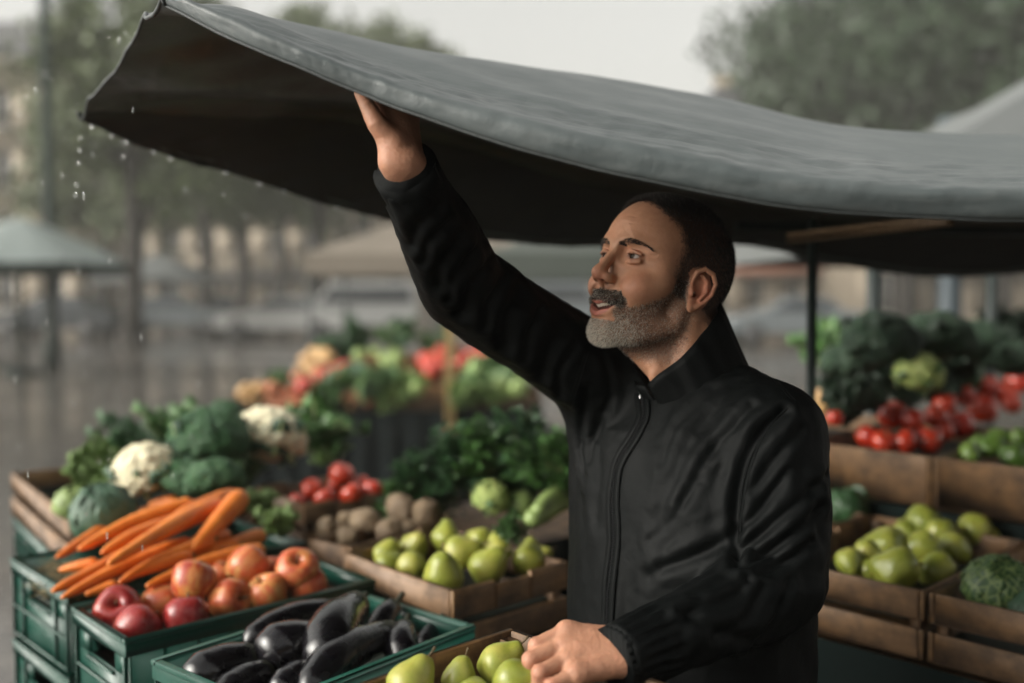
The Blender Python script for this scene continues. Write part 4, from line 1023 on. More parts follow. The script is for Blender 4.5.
# ------------------------------------------------------------------ buildings
stone = simple('pale_stone', (.33, .275, .21), .85, .15, 1.2, .2, .02); trimm = simple('stone_trim', (.50, .43, .34), .8, .1, 2, .1, .01); slate = simple('slate', (.07, .07, .075), .5, .2, 3); gl = Nt('window_glass', .08, Base_Color=(.02, .024, .026)).m; framem = simple('window_frame_paint', (.32, .30, .27), .5, .05)
awn = simple('awning_cloth', (.30, .13, .08), .7, .1); blue = simple('blue_shopfront', (.06, .10, .15), .4, .1)
def building(x0, x1, D, H, nfl, ncol, label, yaw=0.0, shop=None, depth=9):
    Wd = x1 - x0; root = empty('stone_building', (x0, D, 0), yaw); tag(root, label, 'building', 'buildings round the square')
    ww, fh = Wd / ncol, (H - .8) / nfl; m = MB(); ow, oh = ww * .42, fh * .58
    # wall with openings, built strip by strip
    for f in range(nfl):
        z0 = f * fh; zb, zt = z0 + fh * .2, z0 + fh * .2 + oh
        m.box((Wd / 2, .2, (z0 + zb) / 2), (Wd, .4, zb - z0)); m.box((Wd / 2, .2, (zt + z0 + fh) / 2), (Wd, .4, z0 + fh - zt))
        for c in range(ncol + 1):
            a = 0 if c == 0 else (c - .5) * ww + ow / 2; b = Wd if c == ncol else (c + .5) * ww - ow / 2
            m.box(((a + b) / 2, .2, (zb + zt) / 2), (b - a, .4, zt - zb))
    m.box((Wd / 2, .2, H - .4), (Wd, .4, .8)); m.box((.2, depth / 2 + .2, H / 2), (.4, depth - .4, H)); m.box((Wd - .2, depth / 2 + .2, H / 2), (.4, depth - .4, H)); m.box((Wd / 2, depth - .2, H / 2), (Wd - .8, .4, H))
    m.build('wall', stone, root, smooth=False)
    m = MB(); m.box((Wd / 2, -.08, H - .1), (Wd + .5, .5, .3)); m.box((Wd / 2, -.06, fh * 1.02), (Wd, .14, .18)); m.build('cornice', trimm, root, smooth=False)
    z = H + .05; Vr = [(-.2, -.2, z), (Wd + .2, -.2, z), (Wd + .2, depth + .2, z), (-.2, depth + .2, z), (.9, 1.4, z + 2.2), (Wd - .9, 1.4, z + 2.2), (Wd - .9, depth - 1.4, z + 2.2), (.9, depth - 1.4, z + 2.2)]
    rf = mesh_obj('roof', Vr, [(0, 1, 5, 4), (1, 2, 6, 5), (2, 3, 7, 6), (3, 0, 4, 7), (4, 5, 6, 7), (3, 2, 1, 0)], slate, root, smooth=False)
    m = MB(); m.box((Wd * .3, depth / 2, z + 2.7), (1.2, .7, 1.2)); m.build('chimney', stone, rf, smooth=False)
    for f in range(nfl):
        for c in range(ncol):
            cx, cz = (c + .5) * ww, f * fh + fh * .2 + oh / 2
            fr = MB(); fr.box((cx - ow / 2 + .05, .12, cz), (.1, .1, oh)); fr.box((cx + ow / 2 - .05, .12, cz), (.1, .1, oh)); fr.box((cx, .12, cz), (.07, .08, oh - .02)); fr.box((cx, .12, cz + oh / 2 - .05), (ow - .2, .1, .1)); fr.box((cx, .12, cz - oh / 2 + .05), (ow - .2, .1, .1)); fr.box((cx, -.05, cz - oh / 2 - .06), (ow + .3, .22, .12))
            wn = fr.build('window', framem, root, smooth=False); g = MB(); g.box((cx, .16, cz), (ow - .1, .02, oh - .1)); g.build('pane', gl, wn, smooth=False)
    if shop is not None:
        m = MB(); m.box((Wd * .5, -.5, 2.75), (Wd * .8, 1.1, .10), rotx(R(18))); m.box((Wd * .5, -1.02, 2.46), (Wd * .8, .03, .26)); m.build('awning', shop, root, smooth=False)
    return root
X = lambda px, D: (px - 512) / FPX * D
building(X(-260, 50), X(80, 50), 50, 13, 4, 7, 'pale stone building with tall windows at the far left behind the lamp post')
building(X(90, 74), X(330, 74), 74, 11, 3, 7, 'faded pinkish building between the misty tree trunks', shop=slate)
building(X(345, 78), X(640, 78), 78, 9, 3, 8, 'low faded building behind the white parked cars')
building(X(700, 46), X(850, 46), 46, 9, 3, 4, 'tan building with a red brown awning seen beside the black pole', shop=awn)
building(X(862, 40), X(1250, 40), 40, 10, 3, 7, 'warm stone building behind the right hand stall poles', shop=blue)
# ------------------------------------------------------------------ street things
green = Nt('dark_green_paint', .6, Base_Color=(.004, .014, .010), Specular_IOR_Level=.2).m
lamp = empty('street_lamp', (X(38, 20), 20.6, 0)); tag(lamp, 'dark green lamp post rising behind the left parasol', 'street lamp')
m = MB(); m.tube([(0, 0, 0), (0, 0, .5), (0, 0, .55), (0, 0, 8.6)], [.17, .16, .125, .10], 14); m.build('post', green, lamp)
m = MB(); m.tube([(0, 0, 8.6), (0, 0, 8.7), (0, 0, 9.15), (0, 0, 9.3), (0, 0, 9.4)], [.08, .16, .24, .26, .03], 12); m.build('lantern', green, lamp)
def parasol(x, y, r, ze, za, mat, label, matp, pole_r=.045):
    root = empty('market_parasol', (x, y, 0)); tag(root, label, 'parasol')
    n = 8; V = [(0, 0, za)]; F = []; rings = [(.33, .74), (.66, .40), (1.0, 0.0)]
    for f_, h_ in rings:
        for k in range(n * 4):
            a = 2 * PI * k / (n * 4); sag = .035 * (1 - abs(((k % 4) / 2) - 1)) * f_ ; V.append((r * f_ * (1 - sag) * math.cos(a), r * f_ * (1 - sag) * math.sin(a), ze + (za - ze) * h_ - sag * .6))
    N4 = n * 4
    for k in range(N4): F.append((0, 1 + k, 1 + (k + 1) % N4))
    for q in range(2):
        for k in range(N4): F.append((1 + q * N4 + k, 1 + (q + 1) * N4 + k, 1 + (q + 1) * N4 + (k + 1) % N4, 1 + q * N4 + (k + 1) % N4))
    base = len(V)
    W = [V[1 + 2 * N4 + k] for k in range(N4)]; W += [(v[0] * 1.004, v[1] * 1.004, v[2] - .20) for v in W]
    vo = mesh_obj('valance', W, [(k, N4 + k, N4 + (k + 1) % N4, (k + 1) % N4) for k in range(N4)], matp, root, smooth=False); s = vo.modifiers.new('s', 'SOLIDIFY'); s.thickness = .008
    o = mesh_obj('canopy', V, F, mat, root, smooth=False); s = o.modifiers.new('s', 'SOLIDIFY'); s.thickness = .012
    m = MB(); m.tube([(0, 0, .03), (0, 0, za - .02)], pole_r, 12); m.build('pole', matp, root)
    m = MB(); m.tube([(0, 0, 0), (0, 0, .08), (0, 0, .12)], [.34, .34, .10], 20); m.build('base', matp, root)
    for k in range(n):
        a = 2 * PI * k / n; m = MB(); m.tube([(0, 0, za - .06), (r * .97 * math.cos(a), r * .97 * math.sin(a), ze - .03)], .012, 6); m.build('rib', matp, root)
    return root
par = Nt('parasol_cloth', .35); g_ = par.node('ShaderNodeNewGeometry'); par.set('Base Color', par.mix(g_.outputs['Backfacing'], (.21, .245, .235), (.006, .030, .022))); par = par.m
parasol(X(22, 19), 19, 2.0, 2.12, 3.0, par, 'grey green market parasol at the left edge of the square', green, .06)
tan = simple('tan_awning_cloth', (.17, .145, .115), .7, .12, 2)
def tent(x, y, w_, d_, ze, za, mat, label, matp):
    root = empty('market_tent', (x, y, 0)); tag(root, label, 'market tent'); V = []; n = 12; F = []
    def prof(a, b): s = max(abs(a), abs(b)); return za + (ze - za) * (s ** .85)
    for i in range(n + 1):
        for j in range(n + 1): a, b = i / n * 2 - 1, j / n * 2 - 1; V.append((a * w_ / 2, b * d_ / 2, prof(a, b)))
    for i in range(n):
        for j in range(n): k = i * (n + 1) + j; F.append((k, k + n + 1, k + n + 2, k + 1))
    per = [i * (n + 1) for i in range(n + 1)] + [n * (n + 1) + j for j in range(1, n + 1)] + [i * (n + 1) + n for i in range(n - 1, -1, -1)] + [j for j in range(n - 1, 0, -1)]
    b0 = len(V)
    for k in per: V.append((V[k][0], V[k][1], V[k][2] - .22))
    for q in range(len(per)): q2 = (q + 1) % len(per); F.append((per[q], b0 + q, b0 + q2, per[q2]))
    o = mesh_obj('roof', V, F, mat, root, smooth=False); s = o.modifiers.new('s', 'SOLIDIFY'); s.thickness = .01
    for a in (-1, 1):
        for b in (-1, 1): m = MB(); m.tube([(a * w_ * .48, b * d_ * .48, 0), (a * w_ * .48, b * d_ * .48, ze)], .025, 10); m.build('pole', matp, root)
    return root
tent(X(425, 11.5), 11.5, 2.3, 2.3, 2.0, 2.55, tan, 'tan market tent glimpsed under the canopy left of the raised sleeve', dark)
gt = simple('grey_green_tent_cloth', (.060, .070, .060), .6, .12, 2)
tent(X(590, 9.5), 9.5, 1.95, 2.4, 1.93, 2.35, gt, 'grey green market tent behind the forearm and face', dark)
tent(3.1, -2.3, 8.0, 4.2, 2.25, 2.95, gt, 'dark tent added just behind the viewer to shade the foreground', dark)  # unseen tent, added to keep skylight off the jacket and front produce
pale = simple('pale_tent_cloth', (.13, .138, .137), .5, .08, 2)
tent(X(1105, 4.9), 4.9, 3.4, 2.8, 1.98, 2.90, pale, 'pale grey tent roof rising behind the canopy at the right', dark)
tent(X(150, 30), 31, 3.2, 3.0, 2.05, 2.8, pale, 'small whitish tent far off between the tree trunks', dark)
bp = empty('stall_post', (X(991, 3.5), 3.5, 0)); tag(bp, 'thin black post rising behind the broccoli heap at the right edge', 'post'); m = MB(); m.tube([(0, 0, 0), (0, 0, 2.0)], .021, 12); m.build('shaft', dark, bp); m = MB(); m.box((0, 0, .01), (.16, .16, .02)); m.build('foot', dark, bp)
pil = empty('stone_column', (X(950, 7.5), 7.5, 0)); tag(pil, 'dark blue grey column behind the broccoli heap at the right', 'column')
m = MB(); m.tube([(0, 0, 0), (0, 0, .15), (0, 0, .18), (0, 0, 2.7), (0, 0, 2.75), (0, 0, 2.9)], [.13, .13, .085, .08, .12, .12], 16); m.build('shaft', simple('blue_grey_paint', (.045, .06, .07), .5, .15), pil)
# parked cars
rubber = Nt('rubber', .8, Base_Color=(.012, .012, .012)).m; rim_m = Nt('wheel_metal', .6, Base_Color=(.08, .08, .082)).m; lampm = Nt('headlamp_glass', .5, Base_Color=(.22, .22, .21), Specular_IOR_Level=.2).m; cargl = Nt('car_glass', .05, Base_Color=(.02, .025, .03)).m
def car(x, y, yaw, paint, label, van=False):
    root = empty('parked_van' if van else 'parked_car', (x, y, 0), yaw); tag(root, label, 'van' if van else 'car', 'vehicles parked across the square'); Hh = 1.95 if van else 1.42; L2 = 2.15
    if van: prof = [(-L2, .35), (-L2, 1.75), (-L2 + .12, Hh), (.95, Hh), (1.45, 1.25), (2.0, 1.02), (L2, .85), (L2, .35)]; gp = [(-1.9, 1.2), (-1.9, 1.72), (.90, 1.72), (1.25, 1.2)]
    else: prof = [(-L2, .35), (-L2, .82), (-1.95, .98), (-1.4, 1.02), (-.95, 1.38), (-.3, Hh), (.35, 1.38), (1.0, .98), (1.95, .82), (L2, .65), (L2, .35)]; gp = [(-1.2, 1.0), (-.88, 1.32), (-.3, 1.36), (.32, 1.32), (.85, 1.0)]
    def prism(pr, hw, inset=.14, zc=1.0):
        V = []; n = len(pr)
        for s in (-1, 1):
            for a, b in pr: V.append((a, s * (hw - inset * max(0, (b - zc)) / .4), b))
        F = [tuple(range(n - 1, -1, -1)), tuple(range(n, 2 * n))] + [(i, (i + 1) % n, n + (i + 1) % n, n + i) for i in range(n)]; return V, F
    V, F = prism(prof, .88); b = mesh_obj('body', V, F, paint, root, smooth=False); bv = b.modifiers.new('b', 'BEVEL'); bv.width = .06; bv.segments = 2
    V, F = prism(gp, .893); mesh_obj('side_windows', V, F, cargl, root, smooth=False)
    a, b_ = ((.98, 1.86), (1.43, 1.30)) if van else ((.40, 1.35), (.95, 1.03)); ws = [(a[0] + .012, -.62, a[1]), (b_[0] + .012, -.74, b_[1]), (b_[0] + .012, .74, b_[1]), (a[0] + .012, .62, a[1])]; ws += [(p[0] - .02, p[1], p[2] - .02) for p in ws]
    mesh_obj('windscreen', ws, [(0, 1, 2, 3), (7, 6, 5, 4), (0, 4, 5, 1), (2, 6, 7, 3), (1, 5, 6, 2), (0, 3, 7, 4)], cargl, root, smooth=False)
    for sx in (-1.35, 1.35):
        for sy in (-1, 1):
            m = MB(); m.tube([(sx, sy * .90, .32), (sx, sy * .70, .32)], [.32, .32], 20); wh = m.build('wheel', rubber, root); m = MB(); m.tube([(sx, sy * .915, .32), (sx, sy * .88, .32)], [.19, .19], 16); m.build('rim', rim_m, wh)
    for sy in (-1, 1): m = MB(); m.box((L2 + .005, sy * .62, .70), (.06, .34, .14), None, .02); m.build('headlight', lampm, root)
    return root
cw = Nt('white_car_paint', .25, Base_Color=(.42, .42, .41)).m; cg = Nt('grey_car_paint', .25, Base_Color=(.16, .18, .19)).m; cb_ = Nt('dark_car_paint', .25, Base_Color=(.03, .035, .04)).m
car(X(286, 33), 33, R(175), cw, 'white car parked just left of the tan tent'); car(X(175, 36), 36, R(4), cg, 'grey car parked behind the dark tree trunk'); car(X(358, 36), 36, R(185), cw, 'white van parked behind the tan tent', True)
car(X(60, 34), 34, R(178), cb_, 'dark car parked behind the left parasol pole'); car(X(225, 45), 45, R(0), cb_, 'dark car faded in mist between two trunks'); car(X(560, 38), 38, R(0), cg, 'grey van seen between raised sleeve and face', True)
car(X(790, 30), 30, R(182), cg, 'grey car parked in front of the tan building')
# cafe chairs at the left edge
def cafe_chair(x, y, rz, label):
    root = empty('cafe_chair', (x, y, 0), rz); tag(root, label, 'chair', 'cafe chairs by the parasol'); m = MB(); m.box((0, 0, .45), (.42, .42, .03), None, .01); m.build('seat', dark, root)
    m = MB(); m.tube([(-.2, .2, .45), (-.2, .25, .85), (0, .27, .92), (.2, .25, .85), (.2, .2, .45)], .014, 8); [m.tube([(u, .2, .46), (u, .26, .88)], .008, 6) for u in (-.1, 0, .1)]; m.build('backrest', dark, root)
    for a in (-1, 1):
        for b in (-1, 1): m = MB(); m.tube([(a * .18, b * .18, .44), (a * .21, b * .22, 0)], .012, 8); m.build('leg', dark, root)
cafe_chair(X(4, 15), 15, .4, 'dark metal cafe chair at the left edge, nearer one'); cafe_chair(X(-8, 16.4), 16.4, 2.6, 'dark metal cafe chair at the left edge, farther one')
# ================================================================== materials of the stall
gp = Nt('green_plastic', .34); _c = gp.coord(); _n = gp.noise(_c, 9, 5, .6)
gp.set('Base Color', gp.ramp(_n, [(.3, (.004, .038, .026)), (.7, (.008, .060, .042))])); gp.set('Roughness', gp.ramp(gp.noise(_c, 30, 4), [(.3, .25), (.7, .5)])); gp.bump(gp.noise(_c, 120, 3), .15, .001); gp = gp.m
def woodmat(name, a, b, dk):
    n = Nt(name, .62); oi = n.rnd(); loc = n.node('ShaderNodeCombineXYZ', X=n.math('MULTIPLY', oi, 13.0), Y=n.math('MULTIPLY', oi, 7.0)).outputs[0]
    c = n.coord('Object', (5.0, 60, 60), loc); f = n.noise(c, 1.0, 6, .65, .8); g = n.noise(n.coord('Object', 16.0, loc), 1.0, 5, .65)
    col = n.ramp(f, [(.25, a), (.55, b), (.8, tuple(x * 1.15 for x in b))]); col = n.mix(n.ramp(g, [(.40, 0.0), (.62, .8)]), col, dk); n.set('Base Color', col); n.set('Roughness', n.ramp(g, [(.3, .45), (.7, .7)])); n.bump(f, .35, .002); return n.m
wd = woodmat('crate_wood', (.12, .058, .020), (.26, .140, .055), (.055, .030, .014))
wd_y = woodmat('crate_wood_crosswise', (.115, .058, .024), (.22, .12, .054), (.055, .032, .017))
for nd in wd_y.node_tree.nodes:
    if nd.type == 'MAPPING' and abs(nd.inputs['Scale'].default_value[1] - 60) < 1: nd.inputs['Scale'].default_value = (60, 5, 60)
pad = simple('dark_crate_pad', (.022, .030, .022), .9, .3, 30); cloth = simple('dark_green_cover', (.004, .010, .009), .9, .3, 4, .4, .02, Specular_IOR_Level=.2)
nail = Nt('nail_metal', .5, Base_Color=(.12, .10, .09), Metallic=1).m
def rect(L, N, Rr, z):
    l, n, r = PZ(*L, z), PZ(*N, z), PZ(*Rr, z); a, b = (l - n)[:2], (r - n)[:2]
    ab = math.atan2(b[1], b[0]); aa = math.atan2(a[1], a[0]) - PI / 2; yaw = (ab + aa) / 2
    x = np.array([n[0], n[1], yaw, np.linalg.norm(b), np.linalg.norm(a)]); tgt = np.array([L, N, Rr], float).ravel()
    def prj(x):
        c, s = math.cos(x[2]), math.sin(x[2]); o = []
        for p in ((x[0] - s * x[4], x[1] + c * x[4]), (x[0], x[1]), (x[0] + c * x[3], x[1] + s * x[3])):
            dy, dz = p[1], z - CAMZ; f = dy * math.cos(PITCH) - dz * math.sin(PITCH); u = dy * math.sin(PITCH) + dz * math.cos(PITCH); o += [512 + FPX * p[0] / f, 341.5 - FPX * u / f]
        return np.array(o)
    for _ in range(30):      # the real rectangle whose corners are seen closest to the measured ones
        r0 = prj(x); J = np.stack([(prj(x + 1e-5 * e) - r0) / 1e-5 for e in np.eye(5)], 1); x = x + np.linalg.solve(J.T @ J + 1e-3 * np.eye(5), J.T @ (tgt - r0)) * .7
    return np.array([x[0], x[1], z]), x[2], x[3], x[4]
def wooden_crate(name, N, yaw, lx, ly, zrim, h, label, group, padz=.065, boards=2, notch=True):
    c, s = math.cos(yaw), math.sin(yaw); ctr = np.array([N[0] + c * lx / 2 - s * ly / 2, N[1] + s * lx / 2 + c * ly / 2, zrim - h])
    root = empty(name, tuple(ctr), yaw); tag(root, label, 'crate', group); X2, Y2, t = lx / 2, ly / 2, .010; gp_ = .016; bh = (h - .004 - gp_ * (boards - 1)) / boards
    for sy in (-1, 1):
        m = MB()
        for k in range(boards):
            z = .004 + bh / 2 + k * (bh + gp_)
            if k == boards - 1 and notch:
                m.box((0, sy * (Y2 - t / 2), z - .004), (lx * .30, t, bh - .008), None, .002)
                for q in (-1, 1): m.box((q * lx * .325, sy * (Y2 - t / 2), z), (lx * .35 - .002, t, bh), None, .002)
            else: m.box((0, sy * (Y2 - t / 2), z), (lx, t, bh), None, .002)
        m.build('side_panel', wd, root)
        m = MB()
        for q in (-1, 1):
            for k in range(boards): 
                for dz in (-.3, .3): m.tube([(q * (X2 - .014), sy * (Y2 + .0008), .004 + bh / 2 + k * (bh + gp_) + dz * bh), (q * (X2 - .014), sy * (Y2 - .002), .004 + bh / 2 + k * (bh + gp_) + dz * bh)], .0022, 6)
        m.build('nail_heads', nail, root)
    for sx in (-1, 1):
        m = MB()
        for k in range(boards): m.box((sx * (X2 - t / 2), 0, .004 + bh / 2 + k * (bh + gp_)), (t, ly - 2 * t - .001, bh), None, .002)
        m.build('end_panel', wd_y, root)
    for sx in (-1, 1):
        for sy in (-1, 1): m = MB(); m.box((sx * (X2 - t - .011), sy * (Y2 - t - .011), h / 2 - .002), (.020, .020, h - .008), None, .002); m.build('corner_post', wd_y, root)
    m = MB(); m.box((0, 0, .006), (lx - 2 * t - .002, ly - 2 * t - .002, .006)); m.build('base', wd, root)
    if padz: m = MB(); m.box((0, 0, h - padz), (lx - .050, ly - .050, .010), None, .003); m.build('liner_pad', pad, root)
    return root
def plastic_crate(name, N, yaw, lx, ly, zrim, h, label, group, padz=.07):
    c, s = math.cos(yaw), math.sin(yaw); ctr = np.array([N[0] + c * lx / 2 - s * ly / 2, N[1] + s * lx / 2 + c * ly / 2, zrim - h])
    root = empty(name, tuple(ctr), yaw); tag(root, label, 'crate', group); X2, Y2, t = lx / 2, ly / 2, .004; ins = .010
    m = MB(); wx, wy = X2 - ins, Y2 - ins
    hz0, hz1, hw = h * .60, h * .78, .055       # grip openings in the end walls
    for sy in (-1, 1): m.box((0, sy * wy, h / 2), (2 * wx, t, h - .004))
    for sx in (-1, 1):
        m.box((sx * wx, 0, hz0 / 2), (t, 2 * wy, hz0)); m.box((sx * wx, 0, (hz1 + h) / 2 - .002), (t, 2 * wy, h - hz1 - .004))
        for q in (-1, 1): m.box((sx * wx, q * (wy + hw) / 2, (hz0 + hz1) / 2), (t, wy - hw, hz1 - hz0))
    m.box((0, 0, .004), (2 * wx, 2 * wy, .005)); m.build('shell', gp, root)
    m = MB()                                    # rim with a rolled lip
    for sy in (-1, 1): m.box((0, sy * (Y2 - .006), h - .004), (lx, .013, .009), None, .003); m.box((0, sy * (Y2 - .003), h - .018), (lx - .004, .003, .022), None, .001)
    for sx in (-1, 1): m.box((sx * (X2 - .006), 0, h - .0043), (.013, ly - .024, .009), None, .003); m.box((sx * (X2 - .003), 0, h - .018), (.003, ly - .006, .022), None, .001)
    m.build('rim', gp, root)
    m = MB()                                    # ribs and the two horizontal bands
    nx, ny = max(4, int(lx / .055)), max(3, int(ly / .055))
    for sy in (-1, 1):
        for k in range(nx + 1): m.box((-wx + 2 * wx * k / nx, sy * (wy + .0052), h * .45), (.0035, .0066, h * .80), None, .001)
        for zz in (.012, h * .42): m.box((0, sy * (wy + .0050), zz), (2 * wx, .0050, .006), None, .001)
    for sx in (-1, 1):
        for k in range(ny + 1):
            y = -wy + 2 * wy * k / ny
            if abs(y) > hw: m.box((sx * (wx + .0052), y, h * .45), (.0066, .0035, h * .80), None, .001)
        for zz in (.012, h * .42): m.box((sx * (wx + .0050), 0, zz), (.0050, 2 * wy, .006), None, .001)
        m.box((sx * (wx + .0050), 0, hz0 - .004), (.0060, 2 * hw, .006), None, .001)
    m.build('ribs', gp, root)
    if padz: m = MB(); m.box((0, 0, h - padz), (2 * wx - .012, 2 * wy - .012, .008), None, .003); m.build('liner_pad', pad, root)
    return root
ZG, ZW = 1.07, 1.10
HG = .165
rA = rect((74, 603), (123, 649), (375, 574), ZG); rC = rect((12, 553), (65, 602), (305, 533), ZG)
rB = rect((475, 630), (363, 583), (151, 663), ZG)
gcr = []
for (n_, y_, a_, b_), what in ((rA, 'apples'), (rB, 'aubergines'), (rC, 'carrots')):
    plastic_crate('plastic_crate', n_, y_, a_, b_, ZG, HG, 'green plastic crate holding %s' % what, 'green plastic crates', {'apples': .085, 'aubergines': .075, 'carrots': .06}[what])
    plastic_crate('plastic_crate', n_, y_, a_, b_, ZG - HG - .002, HG, 'empty green plastic crate stacked under the %s crate' % what.rstrip('s'), 'green plastic crates', 0)
rP = rect((344, 548), (453, 601), (567, 555), ZW); wooden_crate('wooden_crate', *rP, ZW, .125, 'wooden crate of green pears beside the man and the aubergines', 'wooden crates', .075)
rT = rect((255, 484), (303, 510), (392, 488), ZW + .01); wooden_crate('wooden_crate', rT[0], rT[1], rT[2], rT[3], ZW + .01, .13, 'small wooden crate of red tomatoes behind the carrots', 'wooden crates', .055)
rK = rect((310, 533), (350, 556), (452, 515), ZW - .005); wooden_crate('wooden_crate', rK[0], rK[1], rK[2] * 1.0, rK[3], ZW - .005, .12, 'low wooden crate of brown potatoes between tomatoes and pears', 'wooden crates', .065)
rV = rect((12, 471), (70, 528), (262, 482), ZW); wooden_crate('wooden_crate', rV[0], rV[1], rV[2], rV[3], ZW, .125, 'wide wooden crate of cauliflowers and broccoli behind the carrots', 'wooden crates', .05)
# front crate: its far corner is the one in view
ZF = 1.172; fc = PZ(510, 627, ZF); ang1 = math.atan2(*(PZ(355, 683, ZF) - fc)[[1, 0]]); ang2 = math.atan2(*(PZ(585, 657, ZF) - fc)[[1, 0]]); yF = (ang1 + PI + ang2 + PI / 2) / 2
LFX, LFY = .44, .34
du, dv = np.array([math.cos(yF), math.sin(yF), 0]), np.array([-math.sin(yF), math.cos(yF), 0]); nF = fc - du * LFX - dv * LFY
wooden_crate('wooden_crate', nF, yF, LFX, LFY, ZF, .13, 'wooden crate of pears under the resting hand', 'wooden crates', .07)
for q in range(3): wooden_crate('wooden_crate', nF, yF, LFX, LFY, 1.040 - q * .3465, .344, 'tall empty wooden crate, %s under the resting hand' % ['topmost in the stack', 'middle one in the stack', 'bottom one in the stack'][q], 'wooden crates', 0, 3, False)
def frame_of(rects, yaw, z):
    c = np.array([math.cos(yaw), math.sin(yaw)]); s = np.array([-c[1], c[0]]); U = []; W = []
    for n_, y_, a_, b_ in rects:
        cu = np.array([math.cos(y_), math.sin(y_)]); cv = np.array([-cu[1], cu[0]])
        for i in (0, 1):
            for j in (0, 1): p = n_[:2] + cu * a_ * i + cv * b_ * j; U.append(p @ c); W.append(p @ s)
    return min(U), max(U), min(W), max(W), c, s
def table(name, rects, yaw, ztop, label, skirt=True, m_=.02, cover=cloth, ov=None):
    u0, u1, v0, v1, c, s = frame_of(rects, yaw, ztop) if ov is None else ov
    ctr = c * (u0 + u1) / 2 + s * (v0 + v1) / 2; root = empty(name, (ctr[0], ctr[1], 0), yaw); tag(root, label, 'table'); a, b = u1 - u0 + 2 * m_, v1 - v0 + 2 * m_
    m = MB(); m.box((0, 0, ztop - .015), (a, b, .028), None, .003); m.build('tabletop', wd, root)
    for i in (-1, 1):
        for j in (-1, 1): m = MB(); m.box((i * (a / 2 - .05), j * (b / 2 - .05), (ztop - .03) / 2), (.045, .045, ztop - .032), None, .003); m.build('leg', wd_y, root)
    if skirt:
        per = []
        for (x0, y0), (x1, y1) in (((-1, -1), (1, -1)), ((1, -1), (1, 1)), ((1, 1), (-1, 1)), ((-1, 1), (-1, -1))):
            L = a if y0 == y1 else b; n = int(L / .012)
            for k in range(n): per.append((x0 + (x1 - x0) * k / n, y0 + (y1 - y0) * k / n))
        per = np.array(per); n = len(per); t_ = np.arange(n) * .012; V = []
        zs_ = [ztop + .003, ztop - .02, ztop * .6, .06]; am = [0, .004, .012, .020]
        for z, A_ in zip(zs_, am): off = 1 + 0 * t_; w_ = A_ * (np.sin(t_ * 42 + 2 * np.sin(t_ * 9)) + .5) + .006; V.append(np.stack([per[:, 0] * a / 2 + np.sign(per[:, 0]) * w_ * (abs(per[:, 0]) > .999), per[:, 1] * b / 2 + np.sign(per[:, 1]) * w_ * (abs(per[:, 1]) > .999), z + 0 * t_], 1))
        V = np.concatenate(V); i = np.arange(n); F = np.concatenate([np.stack([k * n + i, (k + 1) * n + i, (k + 1) * n + (i + 1) % n, k * n + (i + 1) % n], 1) for k in range(3)])
        sk = mesh_obj('cloth_skirt', V, F, cover, root)
    return root
table('display_table', [rA, rB, rC], rA[1], ZG - 2 * HG - .003, 'low table under the green plastic crates')
plastic_crate('plastic_crate', rV[0] + np.array([0, 0, 0]), rV[1], rV[2] - .004, rV[3] - .004, ZW - .127, .298, 'deep green plastic crate standing under the cauliflower and broccoli crate', 'green plastic crates', 0)
# stage of the wooden crates behind
st = []
for i, (rr, z_, lab) in enumerate(((rP, ZW - .125, 'cloth covered stand under the pear crate beside the man'), (rV, ZW - .127 - .30, 'cloth covered stand under the cauliflower and broccoli crate'), (rK, ZW - .125, 'cloth covered stand under the potato crate'), (rT, ZW - .12, 'cloth covered stand under the tomato crate'))):
    table('display_stand', [rr], rr[1], z_ - .001, lab, True, -.012)
# ================================================================== produce
def fruitmat(name, stops, rough=.35, streak=None, spots=None, bumps=None, scale=9, stripes=None, coat=.0):
    n = Nt(name, rough); oi = n.rnd(); loc = n.node('ShaderNodeCombineXYZ', X=n.math('MULTIPLY', oi, 31.0), Y=n.math('MULTIPLY', oi, 17.0)).outputs[0]
    c = n.coord('Object', 1.0, loc); f = n.noise(c, scale, 5, .6)
    f = n.math('ADD', f, n.math('MULTIPLY', n.math('SUBTRACT', oi, .5), .22))
    if streak:      # streaks running from stem to base
        s = n.noise(n.coord('Object', (60, 60, 4.0), loc), 1.0, 4, .6); f = n.math('ADD', n.math('MULTIPLY', f, 1 - streak), n.math('MULTIPLY', s, streak))
    col = n.ramp(f, stops)
    if spots: v = n.noise(n.coord('Object', 1.0, loc), 420, 2); col = n.mix(n.ramp(v, [(.62, 0.0), (.68, spots[0])]), col, spots[1])
    n.set('Base Color', col); n.set('Roughness', n.ramp(n.noise(c, 40, 3), [(.35, rough * .75), (.65, rough * 1.3)]))
    if bumps: n.bump(n.noise(n.coord(), bumps[0], 4), bumps[1], bumps[2])
    n.b.inputs['Coat Weight'].default_value = coat; n.b.inputs['Coat Roughness'].default_value = .25; n.b.inputs['Subsurface Weight'].default_value = .05; n.b.inputs['Subsurface Scale'].default_value = .01
    return n.m
